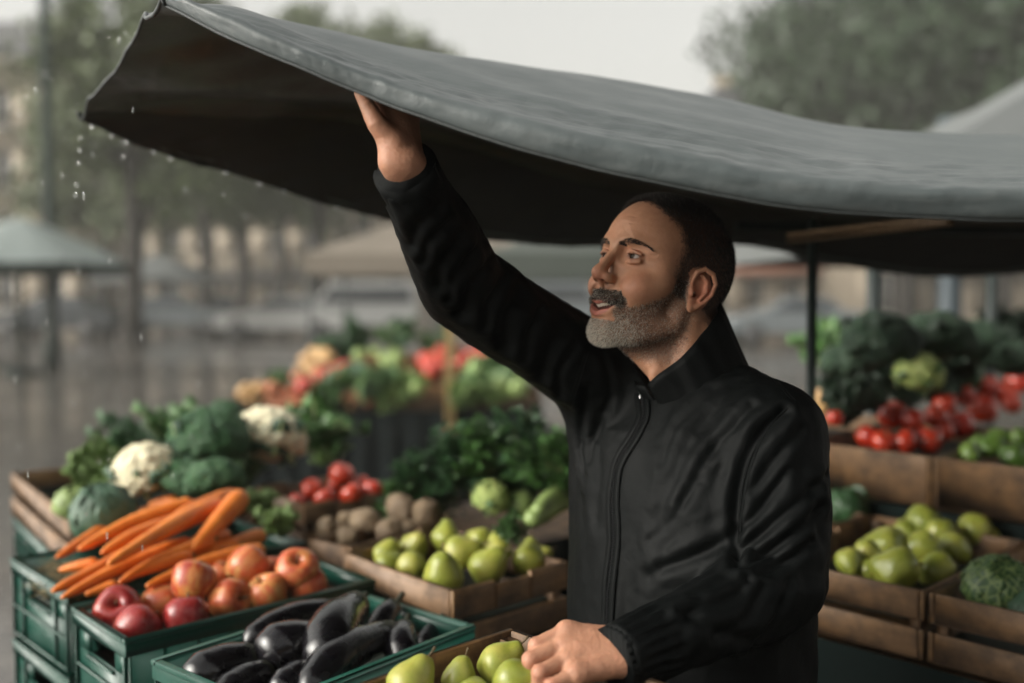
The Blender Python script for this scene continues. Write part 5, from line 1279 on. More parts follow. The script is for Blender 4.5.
M_ = {
 'apple': fruitmat('apple_skin', [(.36, (.18, .014, .012)), (.47, (.36, .045, .022)), (.56, (.50, .17, .045)), (.66, (.54, .34, .09))], .30, .55, (.5, (.55, .38, .18)), None, 10, None, .1),
 'redapple': fruitmat('red_apple_skin', [(.3, (.11, .008, .012)), (.55, (.26, .018, .018)), (.75, (.38, .07, .035))], .28, .5, (.4, (.5, .3, .15)), None, 10, None, .15),
 'orangeapple': fruitmat('blushed_apple_skin', [(.34, (.34, .035, .020)), (.48, (.48, .10, .035)), (.58, (.54, .22, .07)), (.70, (.57, .38, .12))], .32, .55, (.5, (.6, .42, .2)), None, 10),
 'pear': fruitmat('pear_skin', [(.3, (.17, .20, .026)), (.55, (.26, .28, .042)), (.75, (.35, .33, .07))], .38, 0, (.7, (.16, .13, .04)), (200, .1, .001), 22),
 'tomato': fruitmat('tomato_skin', [(.3, (.38, .025, .012)), (.7, (.55, .060, .022))], .18, coat=.3), 'potato': fruitmat('potato_skin', [(.3, (.12, .082, .05)), (.7, (.23, .165, .10))], .8, 0, (.6, (.09, .055, .03)), (90, .4, .002), 25),
 'carrot': fruitmat('carrot_skin', [(.3, (.56, .13, .012)), (.7, (.74, .22, .028))], .42, 0, None, (150, .25, .001), 20), 'egg': fruitmat('aubergine_skin', [(.3, (.0028, .0026, .0034)), (.7, (.006, .005, .007))], .24, 0, None, (14, .15, .003), 12, None, .35),
 'stalk': simple('green_stalk', (.14, .17, .05), .6, .3, 60), 'dry': simple('dry_stem', (.10, .065, .03), .8, .3, 80), 'calyx': simple('calyx_green', (.05, .07, .022), .6, .4, 60), 'calyxdark': simple('aubergine_cap', (.025, .028, .014), .55, .4, 60),
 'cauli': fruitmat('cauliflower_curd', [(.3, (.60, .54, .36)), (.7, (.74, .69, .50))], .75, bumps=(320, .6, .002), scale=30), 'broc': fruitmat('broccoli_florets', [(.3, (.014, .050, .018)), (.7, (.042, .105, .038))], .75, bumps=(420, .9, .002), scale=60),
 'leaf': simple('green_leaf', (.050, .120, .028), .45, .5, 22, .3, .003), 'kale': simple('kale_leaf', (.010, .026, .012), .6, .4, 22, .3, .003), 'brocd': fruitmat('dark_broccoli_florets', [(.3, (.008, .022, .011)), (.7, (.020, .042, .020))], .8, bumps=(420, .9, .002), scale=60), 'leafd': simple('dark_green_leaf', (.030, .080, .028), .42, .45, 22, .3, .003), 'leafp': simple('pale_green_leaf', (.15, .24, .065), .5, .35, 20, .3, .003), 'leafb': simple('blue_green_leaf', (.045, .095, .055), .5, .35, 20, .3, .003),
 'palestem': simple('pale_leaf_stem', (.32, .38, .18), .5, .2, 40), 'cab': simple('pale_cabbage', (.22, .30, .095), .45, .3, 16, .3, .004), 'romanesco': fruitmat('pale_green_curd', [(.3, (.24, .32, .08)), (.7, (.36, .42, .14))], .7, bumps=(260, .6, .002), scale=30),
 'lime': fruitmat('lime_skin', [(.3, (.07, .14, .02)), (.7, (.15, .24, .04))], .35), 'straw': simple('straw', (.30, .25, .14), .85, .4, 90), 'onion': fruitmat('onion_skin', [(.3, (.42, .22, .08)), (.7, (.58, .38, .17))], .4, .5), 'salmon': fruitmat('peach_skin', [(.3, (.50, .16, .08)), (.7, (.62, .27, .14))], .5),
}
_v = Nt('savoy_leaf', .5); _c = _v.coord(); _o = _v.node('ShaderNodeTexVoronoi', Vector=_v.coord('Object', (70, 70, 30)), _feature='DISTANCE_TO_EDGE', Scale=1.6).outputs['Distance']; _v.set('Base Color', _v.mix(_v.ramp(_o, [(.02, 1.0), (.12, 0.0)]), _v.ramp(_v.noise(_c, 40, 4), [(.3, (.02, .06, .018)), (.7, (.055, .11, .03))]), (.17, .23, .08))); _v.bump(_o, .6, .003); M_['savoy'] = _v.m
def revolve(prof, n=28, dent=None, wob=0.0, seed=0, lobes=0, lob=0.0):
    """prof: (r, z) from bottom to top"""
    pr = np.array(prof, float); pr = spline(pr, 26); pr[:, 0] = np.maximum(pr[:, 0], 0)
    a = np.linspace(0, 2 * PI, n, endpoint=False); m = len(pr)
    V = np.stack([pr[:, :1] * np.cos(a), pr[:, :1] * np.sin(a), np.repeat(pr[:, 1:], n, 1)], -1).reshape(-1, 3)
    i, j = np.meshgrid(np.arange(m - 1), np.arange(n), indexing='ij'); Q = np.stack([i * n + j, i * n + (j + 1) % n, (i + 1) * n + (j + 1) % n, (i + 1) * n + j], -1).reshape(-1, 4)
    aa = np.arctan2(V[:, 1], V[:, 0]); rr = 1 + lob * np.cos(lobes * aa) * (1 if lobes else 0); V[:, :2] *= rr[:, None]
    if wob: V *= (1 + wob * perlin(V / (np.abs(V).max()) * 1.3 + seed * 7.7))[:, None]
    return V, Q
R0 = .04
def apple(seed, mat):
    V, Q = revolve([(0, -.72), (.12, -.80), (.42, -.88), (.80, -.55), (1.0, .05), (.93, .55), (.60, .86), (.30, .84), (.10, .62), (0, .50)], 30, wob=.10, seed=seed, lobes=5, lob=.015); o = mesh_obj('apple', V * R0, Q, M_[mat])
    m = MB(); m.tube(np.array([(0, 0, .50), (.03, .02, .8), (.10, .05, 1.08)]) * R0, np.array([.05, .04, .06]) * R0, 7); m.build('stem', M_['dry'], o)
    m = MB(); [m.tube(np.array([(0, 0, -.74), (math.cos(a) * .10, math.sin(a) * .10, -.82)]) * R0, np.array([.05, .015]) * R0, 5) for a in np.arange(5) * 1.257]; m.build('blossom_end', M_['dry'], o); return o
def pear(seed, mat='pear'):
    V, Q = revolve([(0, -.93), (.15, -.97), (.55, -.88), (.92, -.45), (.98, .0), (.80, .42), (.60, .74), (.46, .98), (.28, 1.16), (.08, 1.20), (0, 1.16)], 30, wob=.13, seed=seed)
    V[:, 0] += .12 * np.clip(V[:, 2], 0, 2) ** 2 * (.5 + .3 * seed); o = mesh_obj('pear', V * R0, Q, M_[mat]); t = V[V[:, 2].argmax()]
    m = MB(); m.tube(np.array([t - [0, 0, .05], t + [.04, 0, .2], t + [.12, .04, .42]]) * R0, np.array([.06, .045, .07]) * R0, 7); m.build('stem', M_['dry'], o)
    m = MB(); m.tube(np.array([(0, 0, -.90), (0, 0, -.99)]) * R0, np.array([.10, .06]) * R0, 7); m.build('blossom_end', M_['dry'], o); return o
def star(rad, n, mat, parent, z, lift=.12, w=.16):
    m = MB()
    for k in range(n):
        a = 2 * PI * k / n + .2 * math.sin(k * 3); d = np.array([math.cos(a), math.sin(a), 0]); s = np.array([-d[1], d[0], 0]); P0 = np.array([0, 0, z])
        pts = [P0 + s * w * .5, P0 - s * w * .5, P0 + d * .5 - s * w * .55 + [0, 0, -.02], P0 + d * .5 + s * w * .55 + [0, 0, -.02], P0 + d * 1.0 + [0, 0, lift]]; pts = [p * rad for p in pts]; m.add(pts, [np.array([[0, 1, 2, 3]]), np.array([[3, 2, 4]])])
    m.tube(np.array([(0, 0, z - .02), (.05, 0, z + .3), (.15, .05, z + .5)]) * rad, np.array([.06, .05, .05]) * rad, 6); return m.build('calyx', mat, parent)
def tomato(seed, mat='tomato'):
    V, Q = revolve([(0, -.80), (.3, -.84), (.78, -.58), (1.0, 0), (.86, .55), (.48, .80), (.15, .74), (0, .66)], 26, wob=.06, seed=seed, lobes=6, lob=.012); o = mesh_obj('tomato', V * R0, Q, M_[mat]); star(R0 * .62, 5, M_['calyx'], o, 1.18); return o
def potato(seed, mat='potato', name='potato'):
    V, Q = revolve([(0, -1.0), (.5, -.9), (.9, -.45), (1.0, .1), (.85, .6), (.45, .95), (0, 1.02)], 24, wob=.28, seed=seed); V[:, 0] *= .85; V[:, 2] *= 1.1; return mesh_obj(name, V * R0, Q, M_[mat])
def head(seed, mat, name, n=60, leaves=None, flat=.8, br=.34, stem=True):
    """cauliflower / broccoli: a dome of many small florets"""
    g = np.random.default_rng(seed); m = MB(); U, Q = uvs(1.0, 12, 8)
    for k in range(n):
        z = 1 - (k + .5) / n * 1.25; r = math.sqrt(max(0, 1 - z * z)); a = k * 2.39996; c = np.array([r * math.cos(a), r * math.sin(a), z * flat]) * .78; b = br * g.uniform(.75, 1.15)
        W = U * b; W = W * (1 + .30 * perlin(U * 3.1 + k))[:, None] * (1 + .12 * perlin(U * 8 + k))[:, None]; m.add(W + c, Q)
    m.add(U * [.72, .72, .62], Q); m.v = [v * R0 for v in m.v]; o = m.build(name, M_[mat])
    if stem: q = MB(); q.tube(np.array([(0, 0, -.3), (0, 0, -1.0), (.02, 0, -1.25)]) * R0, np.array([.34, .26, .28]) * R0, 12); q.build('stalk', M_['palestem'], o)
    if leaves:
        for k in range(leaves[1]):
            a = k * 2 * PI / leaves[1] + g.uniform(-.3, .3); leafo(o, g, a, 1.0 * R0, .55 * R0, M_[leaves[0]], base=(.72 * R0 * math.cos(a), .72 * R0 * math.sin(a), -.62 * R0), up=g.uniform(1.15, 1.5), curl=g.uniform(.1, .5))
    return o
def leaf_mesh(L, W, g, ruffle=.25, up=.9, nu=12, nv=8, curl=1.0):
    u = np.linspace(0, 1, nu); v = np.linspace(-1, 1, nv); uu_, vv_ = np.meshgrid(u, v, indexing='ij'); w_ = np.sin(np.clip(uu_, 0, 1) ** .65 * PI * .93 + .10) * W
    ang = up * (1 - curl * .75 * uu_ ** 1.5); ds = np.gradient(uu_, axis=0); x = np.cumsum(np.cos(ang) * ds, 0) * L; z = np.cumsum(np.sin(ang) * ds, 0) * L; y = vv_ * w_
    ph = g.uniform(0, 6); rf = ruffle * W * np.abs(vv_) ** 1.6 * np.sin(uu_ * 17 + ph + 2 * vv_) + .35 * W * vv_ ** 2; z = z + rf * np.cos(ang); x = x - rf * np.sin(ang)
    V = np.stack([x, y, z], -1).reshape(-1, 3); i, j = np.meshgrid(np.arange(nu - 1), np.arange(nv - 1), indexing='ij'); k = (i * nv + j).ravel(); return V, np.stack([k, k + nv, k + nv + 1, k + 1], 1), np.stack([x[:, nv // 2], 0 * x[:, 0], z[:, nv // 2]], 1)
def leafo(parent, g, a, L, W, mat, base=(0, 0, 0), up=.9, name='leaf', ruffle=.25, curl=1.0):
    V, Q, mid = leaf_mesh(L, W, g, ruffle, up, curl=curl); m = rotz(a); o = mesh_obj(name, V @ m.T + np.array(base), Q, mat, parent); s = o.modifiers.new('s', 'SOLIDIFY'); s.thickness = .0012; s.offset = 0
    q = MB(); q.tube(mid @ m.T + np.array(base) + [0, 0, -.001], np.linspace(.05, .012, len(mid)) * W * 2.0 + .0006, 6); q.build('midrib', mat if mat.name in ('kale_leaf', 'dark_green_leaf') else M_['palestem'], o); return o
def cabbage(seed, mat, name='cabbage', nl=9):
    g = np.random.default_rng(seed); V, Q = revolve([(0, -.85), (.5, -.8), (.92, -.35), (1, .1), (.85, .55), (.5, .82), (0, .9)], 36, wob=.12, seed=seed); V *= (1 + .03 * ridge(perlin(V * 3 + seed)))[:, None]; o = mesh_obj(name, V * R0, Q, M_[mat])
    for k in range(nl):      # wrapper leaves hugging the ball
        a0 = k * 2 * PI / nl; nu, nv_ = 12, 10; th = np.linspace(-.55, 1.15 + g.uniform(-.15, .2), nu); ph_ = np.linspace(-.75, .75, nv_); T2, P2 = np.meshgrid(th, ph_, indexing='ij'); edge = np.abs(P2) / .75
        r_ = 1.03 + .03 * (k % 3) + .10 * edge ** 3 * np.sin(T2 * 9 + k) + .22 * np.clip(T2 - .8, 0, 1) ; r_ = r_ * (1 + .02 * np.cos(P2 * 22)); Vv = np.stack([r_ * np.cos(T2) * np.cos(P2 * (1.1 - .3 * T2) + a0), r_ * np.cos(T2) * np.sin(P2 * (1.1 - .3 * T2) + a0), r_ * np.sin(T2) * .9], -1).reshape(-1, 3)
        i, j = np.meshgrid(np.arange(nu - 1), np.arange(nv_ - 1), indexing='ij'); kk = (i * nv_ + j).ravel(); lo = mesh_obj('leaf', Vv * R0, np.stack([kk, kk + 1, kk + nv_ + 1, kk + nv_], 1), M_[mat], o); s = lo.modifiers.new('s', 'SOLIDIFY'); s.thickness = .0012
    return o
def greens(seed, mat, name='leafy_greens', n=16, L=3.2, W=.85, ruffle=.35, spread=1.2):
    g = np.random.default_rng(seed); root = empty(name)
    for k in range(n): leafo(root, g, k * 2.4 + g.uniform(-.3, .3), L * R0 * g.uniform(.7, 1.1), W * R0 * g.uniform(.7, 1.2), M_[mat], base=tuple(g.normal(size=3) * .25 * R0), up=g.uniform(.35, 1.5) * spread / 1.2, ruffle=ruffle)
    return root
def parsley(seed, mat, name='herb_bunch', n=26):
    """bunch of stalks, each ending in several small lobed leaves"""
    g = np.random.default_rng(seed); root = empty(name); st_ = MB(); lf = MB()
    for k in range(n):
        a = g.uniform(0, 2 * PI); t_ = g.uniform(.1, 1.15); L = g.uniform(2.2, 4.0) * R0; d = np.array([math.cos(a) * math.sin(t_), math.sin(a) * math.sin(t_), math.cos(t_)]); e = d * L + [0, 0, -L * .25 * t_]; st_.tube([(0, 0, 0), d * L * .5, e], [.0018, .0015, .001], 5, False)
        for q in range(16):
            c = e * g.uniform(.55, 1.0) + g.normal(size=3) * .35 * R0; V, Q, _ = leaf_mesh(.62 * R0 * g.uniform(.7, 1.3), .27 * R0, g, .5, g.uniform(-.3, 1.2), 6, 5); V = V @ rotz(g.uniform(0, 6.3)).T @ rotx(g.uniform(-.5, .5)).T; lf.add(V + c, Q)
    st_.build('stalk', M_['stalk'], root); o = lf.build('foliage', M_[mat], root); return root
# ---- placing
ORD = ['leftmost', 'second from the left', 'third from the left', 'fourth from the left', 'fifth from the left', 'sixth from the left', 'seventh from the left', 'eighth from the left', 'ninth from the left', 'tenth from the left', 'eleventh from the left', 'twelfth from the left']
def order(xs):
    idx = sorted(range(len(xs)), key=lambda i: xs[i]); out = [''] * len(xs)
    for r_, i in enumerate(idx): out[i] = 'rightmost' if r_ == len(xs) - 1 and len(xs) > 2 else ORD[min(r_, 11)]
    return out
protos_used = set()
def put(proto, loc, rad, rot=(0, 0, 0), label='', cat='', group=None):
    o = proto if id(proto) not in protos_used else copy_tree(proto); protos_used.add(id(proto)); PK.append(proto)
    o.location = tuple(loc); s = rad / R0; o.scale = (s, s, s); o.rotation_euler = rot; tag(o, label, cat, group); return o
PK = []
apR = [apple(k, 'redapple') for k in range(2)]; apM = [apple(k + 3, 'apple') for k in range(2)]; apO = [apple(k + 6, 'orangeapple') for k in range(2)]
# px, py, radius px, kind, height above rim, tilt
AP = [(119, 610, 23.5, 'R', -.012, (.9, .2, 0)), (137, 628, 23.5, 'R', -.020, (.2, 1.0, 1)), (160, 604, 20, 'O', -.018, (1.4, 0, 2)), (186, 618, 23, 'R', -.012, (-.35, .1, .5)), (193, 582, 22, 'M', .030, (-.62, .12, 0)), (229, 600, 21.5, 'O', -.004, (1.3, .4, 1)),
      (247, 568, 21.5, 'O', .030, (.9, .7, 2)), (268, 594, 20.5, 'O', -.002, (-.3, .3, 3)), (222, 574, 13, 'O', .012, (.4, .1, 1)), (275, 570, 14, 'O', .012, (.3, .2, 2)), (297, 571, 22, 'O', .028, (.5, -.5, 1)), (309, 588, 19.5, 'O', -.004, (-.5, -.1, 1))]
od = order([a[0] for a in AP])
for i, (px, py, r, kd, dz, rt) in enumerate(AP):
    p = PZ(px, py, ZG + dz); pr = {'R': apR, 'M': apM, 'O': apO}[kd][i % 2]; put(pr, p, r * p[1] / FPX, rt, '%s apple, %s in the green crate of apples' % ({'R': 'dark red', 'M': 'red and yellow', 'O': 'orange red'}[kd], od[i]), 'apple', 'apples in the green plastic crate')
pe = [pear(k) for k in range(4)]
PF = [(411, 682, 25, .008, (.3, .5, 1.0)), (459, 678, 18.5, .0, (-.1, .12, .3)), (501, 665, 23, .006, (.9, -.7, 2.2)), (517, 682, 24, .006, (1.2, .4, 1)), (475, 700, 24, -.01, (1.2, .2, 3)), (545, 690, 22, -.02, (1.2, .2, 3)), (430, 712, 22, -.02, (1, .2, 3))]
od = order([a[0] for a in PF])
for i, (px, py, r, dz, rt) in enumerate(PF):
    p = PZ(px, py, 1.158 + dz); put(pe[(i * 3 + 1) % 4], p, r * p[1] / FPX, rt, 'large green pear, %s in the crate under the hand' % od[i], 'pear', 'pears in the crate under the hand')
PM = [(386, 553, 13.5, .0, (.5, .3, 1)), (388, 564, 14, -.012, (1.1, .3, 2)), (414, 547, 15, .004, (.7, -.4, 1)), (412, 565, 15.5, -.010, (1.3, .2, 3)), (443, 576, 22, .0, (.25, -.35, .6)), (446, 537, 15, .022, (.3, .3, 2)), (461, 552, 18, .012, (1.1, .5, 1)), (480, 540, 14, .016, (1.3, .5, 4)),
      (488, 566, 19.5, -.002, (.2, .62, .2)), (498, 549, 15, .016, (.15, .3, 2)), (529, 559, 18, -.004, (.7, -.3, 3)), (541, 556, 11, -.018, (1.0, 0, 1))]
od = order([a[0] for a in PM])
for i, (px, py, r, dz, rt) in enumerate(PM):
    p = PZ(px, py, ZW - .006 + dz); put(pe[(i * 3) % 4], p, r * p[1] / FPX, rt, 'green pear, %s in the wooden crate left of the man' % od[i], 'pear', 'pears in the wooden crate beside the man')
to = [tomato(k) for k in range(3)]
TM = [(297, 501, 8.5, -.01), (312, 489, 11, .0), (325, 499, 11.5, -.006), (341.5, 475, 13, .026), (352, 495, 13, .0), (373, 491, 12, .002), (334, 486, 8, .0), (362, 483, 8, .0)]
od = order([a[0] for a in TM])
for i, (px, py, r, dz) in enumerate(TM): p = PZ(px, py, ZW + .01 + dz); put(to[i % 3], p, r * p[1] / FPX, (.5 * math.sin(i * 2), .5 * math.cos(i * 3), i), 'bright red tomato, %s in the small crate behind the carrots' % od[i], 'tomato', 'tomatoes in the small crate')
po = [potato(k) for k in range(3)]
PO = [(327, 531, 12.5, -.008), (346, 538, 12, -.014), (366, 522, 15.5, .0), (389, 530, 14.5, -.006), (401, 509, 15.5, .018), (426, 515, 15.5, .006), (347, 520, 11, -.01), (410, 528, 11, -.02)]
od = order([a[0] for a in PO])
for i, (px, py, r, dz) in enumerate(PO): p = PZ(px, py, ZW - .005 + dz); put(po[i % 3], p, r * p[1] / FPX, (i * 1.3, i * .7, i), 'round brown potato, %s in the low crate behind the pears' % od[i], 'potato', 'potatoes in the low crate')
# aubergines: each its own curved body
EG = [((182, 682), (252, 655), 20, 21, -.010, -.005, 'at the lower left of the crate'), ((240, 640), (338, 606), 14, 15, .000, .004, 'long and lying along the back of the crate'), ((256, 655), (322, 634), 23, 20, .006, .008, 'fat, in the middle of the crate'),
      ((318, 664), (356, 598), 25, 19, .004, .040, 'leaning highest with its cap at the top'), ((300, 690), (392, 628), 19, 18, -.002, .000, 'long, below the highest leaning one'), ((272, 690), (312, 664), 14, 13, -.01, -.01, 'small, at the front between two fat ones'), ((400, 664), (402, 622), 15.5, 14, -.022, .012, 'standing upright near the right end'),
      ((372, 640), (392, 600), 13, 11, -.02, .018, 'behind the upright one, cap pointing up'), ((420, 652), (433, 622), 11, 9, -.04, -.012, 'small, at the far right end with a pale stem'), ((214, 700), (266, 668), 16, 17, -.02, -.016, 'at the front edge beside the lower left one')]
for (a, b, r0, r1, za, zb, lab) in EG:
    A, B = PZ(a[0] + 3, a[1] + 4, ZG - .012 + za), PZ(b[0] + 3, b[1] + 4, ZG - .012 + zb); ra, rb_ = 1.16 * r0 * A[1] / FPX, 1.16 * r1 * B[1] / FPX; L = np.linalg.norm(B - A); bend = np.cross(unit(B - A), [0, 0, 1.0]) * .05 * L * (1 if a[0] % 2 else -1) + np.array([0, 0, .04 * L])
    c = spline([A, (A + B) / 2 + bend, B], 22); t_ = np.linspace(0, 1, 22); rr = np.interp(t_, [0, .03, .10, .3, .6, .85, .96, 1], np.array([.05, .45, .80, 1.02, .96, .78, .60, .35]) * 1.0) * (ra * (1 - t_) + rb_ * t_); rr = rr * (1 + .03 * np.sin(t_ * 9 + a[0]))
    O = (A + B) / 2; V, F = tube(c - O, rr, 28); o = mesh_obj('aubergine', V, F, M_['egg'], loc=tuple(O)); tag(o, 'glossy black aubergine %s' % lab, 'aubergine', 'aubergines in the green plastic crate')
    ax = unit(c[-1] - c[-3]); cap = MB(); cap.tube(np.array([c[-4], c[-2], c[-1], c[-1] + ax * .004]) - O, np.array([rr[-4] * 1.03, rr[-2] * 1.07, rr[-1] * 1.2, .006]), 16, False); cap.tube(np.array([c[-1], c[-1] + ax * .014, c[-1] + ax * .026 + [0.003, 0, .004]]) - O, [.0055, .0042, .0052], 8)
    s1 = unit(np.cross(ax, [.2, .1, 1])); s2 = np.cross(ax, s1)
    for k in range(5): d_ = s1 * math.cos(k * 1.257) + s2 * math.sin(k * 1.257); e_ = np.cross(ax, d_); q0 = c[-3] - O + d_ * rr[-3] * 1.06; cap.add([q0 + e_ * .007, q0 - e_ * .007, c[-6] - O + d_ * rr[-6] * 1.03], np.array([[0, 1, 2]]))
    cap.build('cap', M_['calyxdark'], o)
# carrots
CA = [((60, 556), (168, 508), 10.5, .030, .070), ((82, 548), (194, 503), 11.5, .050, .095), ((104, 552), (190, 518), 11, .060, .080), ((55, 590), (142, 548), 11.5, .010, .030), ((66, 596), (192, 542), 11, .015, .052), ((112, 562), (222, 503), 12.5, .070, .105), ((192, 550), (243, 495), 14, .055, .125), ((130, 576), (192, 556), 9.5, .035, .045),
      ((150, 585), (264, 549), 11, .022, .035), ((212, 552), (263, 535), 10.5, .03, .036), ((86, 594), (118, 586), 8.5, -.005, .0), ((122, 581), (214, 540), 10, .030, .060), ((60, 570), (98, 563), 8, .01, .02), ((160, 532), (236, 494), 11, .085, .110), ((150, 505), (178, 502), 9, .06, .07), ((180, 563), (240, 545), 10, .02, .04), ((70, 585), (120, 560), 10, .0, .02), ((160, 560), (230, 535), 10, .03, .04)]
CL = ['upper left, pointing to the crate corner', 'long one along the top left of the heap', 'in the upper middle left of the heap', 'at the lower left with its tip over the rim', 'long, just above the lower left ones', 'long bright one crossing the middle', 'thick, sticking up highest at the right', 'short, in the middle of the front row', 'long, at the very front beside the apples', 'short, pointing right behind the front one', 'small tip lying lowest at the left', 'thin, between the front row and the middle one', 'small tip at the left end', 'second highest, left of the thick one', 'short end peeking out at the back', 'half hidden near the right end', 'half hidden near the left end', 'half hidden under the middle of the heap']
for (a, b, r, za, zb), lab in zip(CA, CL):
    A, B = PZ(*a, ZG + za), PZ(*b, ZG + zb); A = A + (A - B) * .03; rb_ = r * B[1] / FPX; L = np.linalg.norm(B - A); g = np.random.default_rng(a[0] * 7 + a[1]); bend = np.array([g.normal() * .015, g.normal() * .015, .012]) * L * 2
    c = spline([A, A * .55 + B * .45 + bend, B], 60); t_ = np.linspace(0, 1, 60); rr = .80 * rb_ * np.interp(t_, [0, .02, .1, .5, .85, .96, 1], [.16, .28, .50, .82, 1.0, .86, .30]); rr = rr * (1 + .018 * np.sin(t_ * 75 + a[0]) * (g.random(60) > .3) + .01 * g.normal(size=60))
    O = (A + B) / 2; V, F = tube(c - O, rr, 22); o = mesh_obj('carrot', V, F, M_['carrot'], loc=tuple(O)); tag(o, 'orange carrot, %s' % lab, 'carrot', 'carrots heaped in the green crate')
    ax = unit(c[-1] - c[-4]); q = MB(); [q.tube(np.array([c[-1], c[-1] + ax * .006 + g.normal(size=3) * .003]) - O, [.003, .002], 6) for _ in range(4)]; q.build('stalk_end', M_['stalk'], o)
# straw in the carrot crate
sb_ = MB(); g = np.random.default_rng(12)
for k in range(260): p = PZ(g.uniform(40, 110), g.uniform(562, 592), ZG - .02 + g.uniform(-.015, .01)); d_ = unit(g.normal(size=3) * [1, 1, .3]) * g.uniform(.015, .04); sb_.tube([p - d_, p + g.normal(size=3) * .003, p + d_], [.0007] * 3, 4, False)
tag(sb_.build('straw', M_['straw']), 'dry straw padding at the left end of the carrot crate', 'straw', None, 'stuff')
# cauliflower, broccoli and cabbages
ca = head(21, 'cauli', 'cauliflower', 110, ('leafb', 8), .85, .24, False); br_ = head(22, 'broc', 'broccoli', 130, ('leafb', 2), .75, .24); br2 = head(23, 'broc', 'broccoli', 130, None, .8, .24)
cbp = cabbage(31, 'cab'); cbb = cabbage(32, 'leafb'); cbd = cabbage(33, 'leafd'); let = greens(41, 'leafp', 'lettuce', 22, 2.0, .9); let2 = greens(42, 'leaf', 'lettuce', 20, 2.6, .9); ch1 = greens(43, 'leafd', 'leafy_greens', 20, 3.2, .95); ch2 = greens(44, 'leaf', 'leafy_greens', 20, 3.4, .8)
pa1 = parsley(51, 'leafd', 'herb_bunch'); pa2 = parsley(52, 'leaf', 'herb_bunch'); rom = head(24, 'romanesco', 'romanesco', 70, ('leaf', 4), .9, .24, False)
g1 = 'cauliflowers and greens in the wide wooden crate'
VEG = [(ca, 146, 472, 33, .10, (.3, -.2, 0), 'creamy cauliflower in the middle of the wide crate', 'cauliflower'), (ca, 268, 440, 38, .12, (.2, .3, 2), 'large creamy cauliflower at the right end of the wide crate', 'cauliflower'),
       (br_, 210, 440, 40, .14, (.2, .1, 1), 'large dark broccoli head standing highest in the wide crate', 'broccoli'), (br2, 186, 482, 27, .08, (.3, -.1, 2), 'broccoli head left of centre behind the carrots', 'broccoli'), (br2, 214, 484, 31, .08, (.3, .2, 3), 'broad broccoli head just behind the carrot tops', 'broccoli'),
       (cbb, 103, 514, 30, .045, (.4, 0, 0), 'blue green cabbage at the front left of the wide crate', 'cabbage'), (cbp, 72, 504, 17, .03, (.3, 0, 1), 'small pale cabbage in the left corner', 'cabbage'), (let, 92, 480, 26, .02, (.2, -.7, 2), 'bright green lettuce at the left end of the wide crate', 'lettuce'),
       (ch1, 128, 462, 20, .02, (0, .2, 0), 'dark leaves between the lettuce and the cauliflower', 'leafy greens'), (let2, 312, 450, 26, .04, (.1, .3, 1), 'dark green leaves right of the large cauliflower', 'leafy greens'), (let, 330, 462, 15, .0, (.1, .4, 3), 'small pale lettuce against the crate end', 'lettuce'),
       (let2, 244, 486, 17, .0, (0, .2, 4), 'leaves hanging between the broccoli and the large cauliflower', 'leafy greens'), (let2, 170, 444, 22, .06, (0, -.3, 4), 'leaves behind the middle cauliflower', 'leafy greens'), (br2, 226, 415, 18, .16, (.2, .3, 0), 'small broccoli head behind the highest one', 'broccoli')]
for pr, px, py, r, dz, rt, lab, cat in VEG: p = PZ(px, py, ZW + dz); put(pr, p, r * p[1] / FPX * (.75 if pr in (let, let2, ch1) else 1), rt, lab, cat, g1)
for px, py, r, lab in ((258, 512, 15, 'small green pepper bunch behind the carrot tops'), (281, 533, 17, 'green leaves tucked beside the carrots at the crate end')): p = PZ(px, py, ZG + .02); put(let, p, r * p[1] / FPX * .75, (.1, .2, px), lab, 'lettuce')
# centre greens
g2 = 'greens heaped behind the pears'
CG = [(pa1, 415, 478, 20, .06, 0), (pa1, 450, 462, 24, .10, 1), (pa2, 485, 455, 24, .12, 2), (pa1, 520, 452, 25, .12, 3), (pa2, 552, 462, 24, .12, 4), (pa1, 545, 480, 22, .05, 5), (pa1, 440, 490, 20, .02, 1.5), (pa2, 400, 492, 15, .03, 2.5), (pa1, 475, 475, 22, .06, 3.5), (pa1, 512, 478, 22, .05, 3.9), (pa2, 580, 470, 22, .10, 4)]
od = order([a[1] for a in CG])
for i, (pr, px, py, r, dz, rz) in enumerate(CG): p = PZ(px, py + 22, ZW + dz - .05); put(pr, p, r * .68 * p[1] / FPX, (.1 * math.sin(i), .1 * math.cos(i), rz), '%s bunch of parsley, %s in the heap behind the pears' % ('darker' if pr is pa1 else 'brighter', od[i]), 'herbs', g2)
for pr, px, py, r, dz, rt, lab, cat in ((rom, 491, 499, 20, .03, (.4, .3, 0), 'pale green romanesco under the parsley behind the pears', 'romanesco'), (cbp, 520, 505, 14, .01, (0, 0, 1), 'small pale cabbage right of the romanesco', 'cabbage')): p = PZ(px, py, ZW + dz); put(pr, p, r * p[1] / FPX, rt, lab, cat)
for (a, b, r, z_, lab) in (((528, 522), (572, 498), 12, .02, 'pale green marrow lying beside the jacket'), ((536, 512), (572, 486), 10, .04, 'second marrow behind the pale one, partly under leaves')):
    A, B = PZ(*a, ZW + z_), PZ(*b, ZW + z_ + .02); O = (A + B) / 2; c = spline([A, O + [0, 0, .006], B], 20); V, F = tube(c - O, r * A[1] / FPX * np.interp(np.linspace(0, 1, 20), [0, .06, .3, .8, .95, 1], [.3, .75, 1, .85, .6, .3]), 24); o = mesh_obj('marrow', V, F, M_['cab'], loc=tuple(O)); tag(o, lab, 'marrow'); q = MB(); q.tube([B - O, B - O + unit(B - A) * .02], [.006, .007], 8); q.build('stem', M_['stalk'], o)
